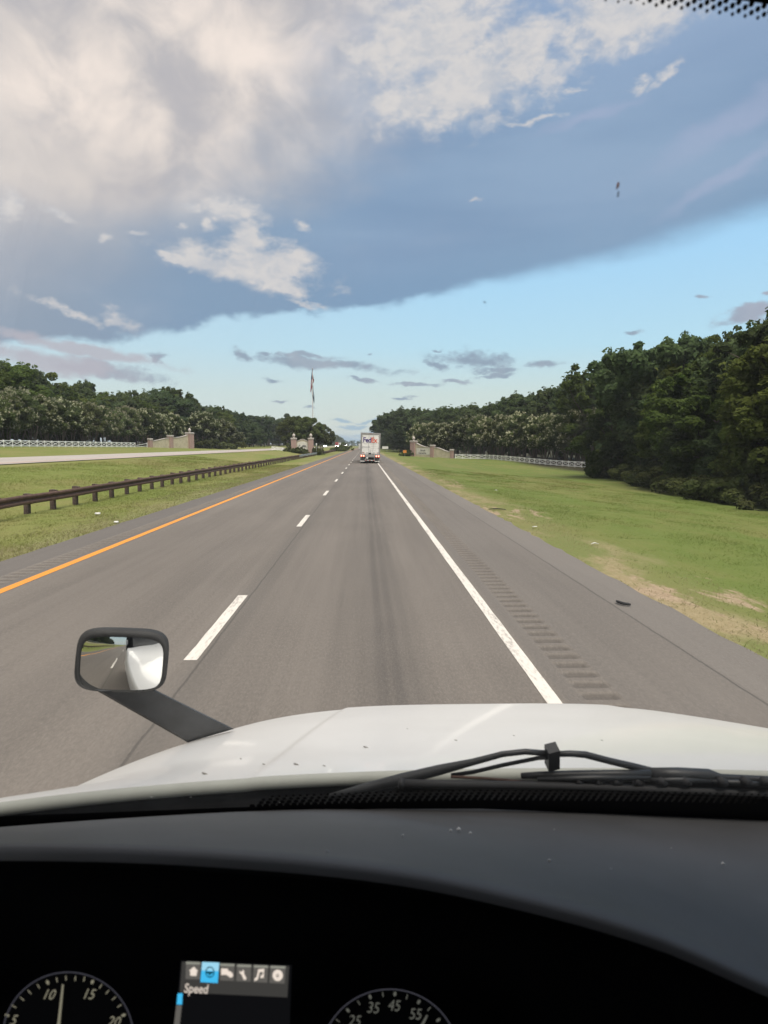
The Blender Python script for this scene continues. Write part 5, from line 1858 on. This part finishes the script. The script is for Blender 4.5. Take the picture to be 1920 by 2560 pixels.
# cab shell round the driver
cabm = empty('cab', (0, 0, 0))
cabm.parent = truck
XL, XR, ZR = -.80, 1.74, 2.96
def slab(name, mat, *boxes):
    b = MB()
    for q in boxes:
        b.box(*q)
    return tb(b, name, mat, cabm)
slab('roof_lining', 'interior', (XL + .04, XR - .04, -1.6, .62, ZR - .04, ZR - .005))
slab('roof', 'cab_paint', (XL, XR, -1.66, .66, ZR, ZR + .10))
slab('rear_wall', 'interior', (XL + .04, XR - .04, -1.60, -1.56, .9, ZR - .05))
slab('rear_panel', 'cab_paint', (XL, XR, -1.68, -1.61, .8, ZR - .003))
for s_, xa in ((-1, XL), (1, XR)):
    sg = 1 if s_ < 0 else -1
    slab('door', 'cab_paint', (min(xa, xa + sg * .03), max(xa, xa + sg * .03), -1.60, 1.24, .7, 1.74))
    slab('door_lining', 'interior', (min(xa + sg * .033, xa + sg * .07), max(xa + sg * .033, xa + sg * .07), -1.55, 1.0, .9, 1.735))
    slab('side_panel', 'cab_paint', (min(xa, xa + sg * .03), max(xa, xa + sg * .03), -1.60, -.45, 1.743, ZR - .003))
    slab('side_lining', 'interior', (min(xa + sg * .033, xa + sg * .07), max(xa + sg * .033, xa + sg * .07), -1.55, -.45, 1.743, ZR - .05))
    b = MB()
    pts = [Vector((xa + sg * .05, 1.25, 1.55)), Vector((xa + sg * .07, .98, 2.1)), Vector((xa + sg * .09, .66, 2.8)), Vector((xa + sg * .10, .58, 2.97))]
    b.tube(pts, .055, 8)
    tb(b, 'windscreen_pillar', 'interior', cabm, True)
slab('floor', 'interior', (XL + .1, XR - .1, -1.5, 1.0, .98, 1.02))
slab('firewall', 'interior', (XL + .1, XR - .1, 1.16, 1.2, 1.03, 1.50))

# dashboard
dash = empty('dashboard', (0, 0, 0))
dash.parent = truck
backp = [(-.80, 1.25, 1.555), (-.72, 1.295, 1.555), (-.22, 1.358, 1.553), (.06, 1.372, 1.548), (.45, 1.362, 1.542), (.83, 1.325, 1.527), (1.2, 1.29, 1.52), (1.70, 1.22, 1.52)]
brow = [(-.76, .83, 1.782), (-.445, .80, 1.800), (-.222, .80, 1.790), (.006, .80, 1.765), (.175, .78, 1.741), (.33, .74, 1.718), (.451, .70, 1.685), (.62, .665, 1.63), (.95, .66, 1.60), (1.70, .68, 1.60)]
def resample(P, n):
    P = np.array(P, float)
    cum = np.concatenate([[0], np.cumsum(np.linalg.norm(np.diff(P, axis=0), axis=1))])
    # smooth (Catmull-Rom through chord length)
    s = np.linspace(0, cum[-1], n)
    out = []
    for q in s:
        i = min(max(int(np.searchsorted(cum, q) - 1), 0), len(P) - 2)
        t = (q - cum[i]) / max(cum[i + 1] - cum[i], 1e-9)
        a, b_, c, d_ = P[max(i - 1, 0)], P[i], P[i + 1], P[min(i + 2, len(P) - 1)]
        out.append(.5 * ((2 * b_) + (c - a) * t + (2 * a - 5 * b_ + 4 * c - d_) * t * t + (-a + 3 * b_ - 3 * c + d_) * t ** 3))
    return np.array(out)
NB = 70
Bk, Br = resample(backp, NB), resample(brow, NB) + np.array([0, 0, .015])
rows = []
for i in range(NB):
    r_ = []
    for k in range(14):
        f_ = k / 13
        p = Bk[i] * (1 - f_) + Br[i] * f_
        p = p + np.array([0, 0, .004 * math.sin(math.pi * f_)])
        r_.append(tuple(p))
    fwd = np.array([0, 1, 0])
    e = Br[i]
    r_ += [tuple(e + np.array([0, -.006, -.004])), tuple(e + np.array([0, -.009, -.012]))]
    rows.append(r_)
tb(MB().grid(rows), 'dash_top', 'dash', dash, True)
rows = []
for i in range(NB):
    e = Br[i]
    rows.append([tuple(e + np.array([0, -.009, -.0125])), tuple(e + np.array([0, -.003, -.022])), tuple(e + np.array([0, .05, -.03])), (e[0], e[1] + .14, e[2] - .10), (e[0], e[1] + .16, e[2] - .35), (e[0], e[1] + .12, 1.05)])
tb(MB().grid(rows), 'binnacle', 'binnacle', dash, False)
for x, y, s_ in ((991, 1795, 2.6), (974, 1797, 1.6), (1016, 1803, 1.8), (870, 1808, 1.4), (1187, 1863, 2.0), (1562, 1869, 2.2), (707, 1843, 1.3), (1197, 1795, .9), (1320, 1880, .9), (640, 1800, .8), (560, 1845, .7), (1450, 1835, .8)):
    d = ray(*dsp(x, y))
    # meet the dash top
    best = None
    for i in range(NB):
        for k in range(1, 14):
            p = np.array(rows[0][0]) * 0 + (Bk[i] * (1 - k / 13) + Br[i] * (k / 13)) + np.array([0, 0, .004 * math.sin(math.pi * k / 13)])
            q = CAM + d * (p[1] / d[1])
            e_ = np.linalg.norm(q - p)
            if best is None or e_ < best[0]:
                best = (e_, q)
    q = best[1]
    b = MB().tube([(q[0] - s_ * .0013, q[1], q[2] + .002), (q[0], q[1] + .001, q[2] + .003), (q[0] + s_ * .0013, q[1] - .001, q[2] + .002)], [.0006 * s_, .0012 * s_, .0005 * s_], 6)
    tb(b, 'speck', 'speck', dash, True)

# instrument cluster: a plane facing the driver
pc = dp(586, 2452, 1.06)
cez = -(pc - Vector(CAM)).normalized()
cex = (rtv - cez * rtv.dot(cez)).normalized()
cey = cez.cross(cex)
def cl(px, py, lift=0.0):
    d = Vector(ray(px, py))
    t = (pc + cez * lift - Vector(CAM)).dot(cez) / d.dot(cez)
    return Vector(CAM) + d * t
def cpoly(name, mat, pts, parent, lift, thick=.0008):
    b = MB()
    n = len(pts)
    v0 = [cl(x, y, lift) for x, y in pts]
    v1 = [v - cez * thick for v in v0]
    b.add(v0 + v1, [tuple(range(n)), tuple(range(2 * n - 1, n - 1, -1))] + [(i, i + n, (i + 1) % n + n, (i + 1) % n) for i in range(n)])
    return tb(b, name, mat, parent)
def circ(cx, cy, r, n=24, ry=None):
    return [(cx + r * math.cos(6.2832 * k / n), cy + (ry or r) * math.sin(6.2832 * k / n)) for k in range(n)]
def fit_circle(pts):
    A = np.array([(2 * x, 2 * y, 1) for x, y in pts]); bb = np.array([x * x + y * y for x, y in pts])
    s = np.linalg.lstsq(A, bb, rcond=None)[0]
    return s[0], s[1], math.sqrt(s[2] + s[0] ** 2 + s[1] ** 2)
def ringband(name, mat, cx, cy, r, w, a0, a1, parent, lift):
    b = MB()
    n = 60
    vs = []
    for k in range(n + 1):
        a = rad(a0 + (a1 - a0) * k / n)
        vs += [cl(cx + r * math.cos(a), cy - r * math.sin(a), lift), cl(cx + (r + w) * math.cos(a), cy - (r + w) * math.sin(a), lift + .002)]
    b.add(vs, [(2 * k, 2 * k + 1, 2 * k + 3, 2 * k + 2) for k in range(n)])
    return tb(b, name, mat, parent, fix=False)
def ctext(body, px, py, hpx, mat, parent, lift, rot=0.0, shear=.18, off=.0, sx=1.0):
    o_ = cl(px, py, lift)
    m_ = (cl(px + 1, py, lift) - o_).length
    a, c = math.cos(rad(rot)), math.sin(rad(rot))
    ax, ay = cex * a - cey * c, cey * a + cex * c
    me = text_mesh(body, hpx * m_ / .70, off * m_, shear, 0.0)
    me.transform(Matrix.Translation((0, -hpx * m_ * .5, 0)))
    place_mesh(me, o_ + truck_off, ax * sx, ay, cez)
    return link('numeral' if body.isdigit() else 'lettering', me, M[mat], parent)
def gauge(name, conv, dots, ticks, nums, needle, ringpts, mats):
    g = empty(name, (0, 0, 0))
    g.parent = truck
    cx, cy, r = fit_circle([conv(*p) for p in ringpts])
    cpoly('dial_face', 'dial_face', circ(cx, cy, r, 48), g, -.001)
    ringband('bezel', mats[2], cx, cy, r, 3.2, 0, 180, g, .001)
    for p in dots:
        x, y = conv(*p)
        a = math.atan2(y - cy, x - cx)
        ca_, sa = math.cos(a), math.sin(a)
        cpoly('mark', mats[0], [(x + ca_ * u * 6.0 - sa * v * 3.6, y + sa * u * 6.0 + ca_ * v * 3.6) for u, v in [(math.cos(k * .6283), math.sin(k * .6283)) for k in range(10)]], g, .0012)
    for p in ticks:
        x, y = conv(*p)
        a = math.atan2(y - cy, x - cx)
        ca_, sa = math.cos(a), math.sin(a)
        cpoly('tick', mats[1], [(x + ca_ * u - sa * v, y + sa * u + ca_ * v) for u, v in ((-6, -1.1), (6, -1.1), (6, 1.1), (-6, 1.1))], g, .0012)
    for s_, p in nums:
        x, y = conv(*p)
        ctext(s_, x, y, 22, mats[1] if mats[1] != 'dial_ink' else 'dial_ink', g, .0014, 4)
    (xa, ya), (xb, yb) = conv(*needle[0]), conv(*needle[1])
    L = math.hypot(xb - xa, yb - ya)
    nx, ny = -(yb - ya) / L, (xb - xa) / L
    w0, w1 = 2.0, 4.0
    cpoly('needle', mats[1], [(xa - nx * w0, ya - ny * w0), (xa + nx * w0, ya + ny * w0), (xb + nx * w1, yb + ny * w1), (xb - nx * w1, yb - ny * w1)], g, .004)
    return g
cv1 = lambda x, y: (x / 4.1475, 2350 + y / 4.1475)
gauge('tachometer', cv1, [(72, 780), (493, 440), (957, 435), (1280, 780)], [(145, 690), (228, 610), (305, 540), (398, 480), (588, 412), (683, 395), (780, 400), (872, 405), (1042, 480), (1112, 540), (1180, 605), (1238, 683)],
      [('5', (140, 828)), ('10', (505, 562)), ('15', (920, 558)), ('20', (1180, 845))], ((652, 460), (585, 1080)), [(135, 650), (270, 500), (480, 390), (720, 345), (960, 385), (1160, 510), (1290, 680), (1345, 830)], ('dial_ink', 'dial_ink', 'dial_ring_glow'))
cv2 = lambda x, y: (780 + x / 4.1475, 2380 + y / 4.1475)
gauge('speedometer', cv2, [(372, 605), (603, 465), (860, 435), (1108, 518), (1310, 705)], [(268, 712), (485, 525), (735, 440), (985, 465), (1215, 590)],
      [('25', (440, 710)), ('35', (632, 575)), ('45', (850, 552)), ('55', (1070, 640))], ((1195, 655), (1090, 860)), [(190, 740), (270, 640), (400, 530), (560, 440), (745, 395), (930, 400), (1110, 455), (1290, 590)], ('dial_ink_dim', 'dial_ink_dim', 'dial_ring_glow'))
scr = empty('display_screen', (0, 0, 0))
scr.parent = truck
cv3 = lambda x, y: (400 + x / 4.366, 2380 + y / 4.366)
def sp(name, mat, pts, lift):
    return cpoly(name, mat, [cv3(*p) for p in pts], scr, lift)
sp('screen_face', 'screen_black', [(225, 90), (1440, 140), (1390, 1500), (110, 1440)], -.001)
sp('header_bar', 'screen_grey', [(240, 105), (1410, 155), (1390, 495), (215, 440)], .0)
tabs = [[(285, 105), (440, 110), (435, 300), (278, 295)], [(460, 108), (648, 115), (630, 340), (440, 328)], [(660, 125), (812, 130), (808, 315), (655, 310)], [(842, 135), (995, 140), (990, 325), (830, 318)], [(1025, 143), (1180, 148), (1170, 335), (1015, 328)], [(1207, 150), (1370, 155), (1360, 345), (1195, 338)]]
for i, t_ in enumerate(tabs):
    if i == 1:
        n = 5
        for k in range(n):
            lerp = lambda p, q, f_: (p[0] + (q[0] - p[0]) * f_, p[1] + (q[1] - p[1]) * f_)
        h1 = [(t_[0][0] + (t_[3][0] - t_[0][0]) * .42, t_[0][1] + (t_[3][1] - t_[0][1]) * .42), (t_[1][0] + (t_[2][0] - t_[1][0]) * .42, t_[1][1] + (t_[2][1] - t_[1][1]) * .42)]
        sp('selected_tab', 'screen_sky', [t_[0], t_[1], h1[1], h1[0]], .001)
        sp('selected_tab', 'screen_blue', [h1[0], h1[1], t_[2], t_[3]], .001)
    else:
        sp('tab', 'screen_tab', t_, .001)
        sp('tab_edge', 'screen_tab_top', [t_[0], t_[1], (t_[1][0], t_[1][1] + 26), (t_[0][0] - 2, t_[0][1] + 26)], .0015)
ic = lambda pts, mat='screen_icon', nm='icon': sp(nm, mat, pts, .002)
ic([(370, 160), (418, 212), (402, 212), (398, 262), (330, 258), (330, 208), (316, 204)])
for k in range(12):
    a0, a1 = k * 30, (k + 1) * 30 + 2
    q = lambda a, r: (545 + r * math.cos(rad(a)), 220 + r * 1.25 * math.sin(rad(a)))
    ic([q(a0, 40), q(a1, 40), q(a1, 51), q(a0, 51)], 'screen_navy')
ic([(505, 212), (585, 216), (575, 235), (555, 240), (540, 262), (528, 236), (508, 232)], 'screen_navy')
ic([(668, 180), (740, 182), (745, 205), (775, 215), (797, 240), (795, 270), (765, 280), (745, 262), (720, 248), (668, 252)])
ic([(905, 192), (922, 215), (915, 232), (945, 290), (930, 305), (912, 300), (890, 245), (870, 232), (868, 205), (890, 222)])
ic([(1072, 190), (1138, 182), (1132, 280), (1092, 285), (1105, 250), (1122, 248), (1122, 215), (1088, 220), (1068, 300), (1035, 318), (1030, 292), (1056, 272)])
ic(circ(1285, 255, 56, 20, 62))
ic(circ(1285, 258, 18, 10, 26), 'screen_tab')
ctext('Speed', *cv3(398, 398), 19, 'screen_text', scr, .002, 2.5, 0, .4, .92)
sp('scroll_mark', 'screen_blue', [(192, 452), (247, 450), (240, 574), (182, 574)], .001)
sp('scroll_bar', 'screen_tab', [(177, 582), (238, 582), (214, 800), (152, 800)], .001)

# ------------------------------------------------------------------ air
hm_, ht, hout = newmat('haze')
pv = ht.n('ShaderNodeVolumePrincipled')
pv.inputs['Color'].default_value = (.86, .92, 1.0, 1)
pv.inputs['Density'].default_value = .00017
ht.t.links.new(pv.outputs[0], hout.inputs['Volume'])
hz = MB().box(-410, 410, -515, 2615, -3.2, 34).build('haze', hm_)
tag(hz, 'thin evening haze over the highway', None, None, 'stuff')
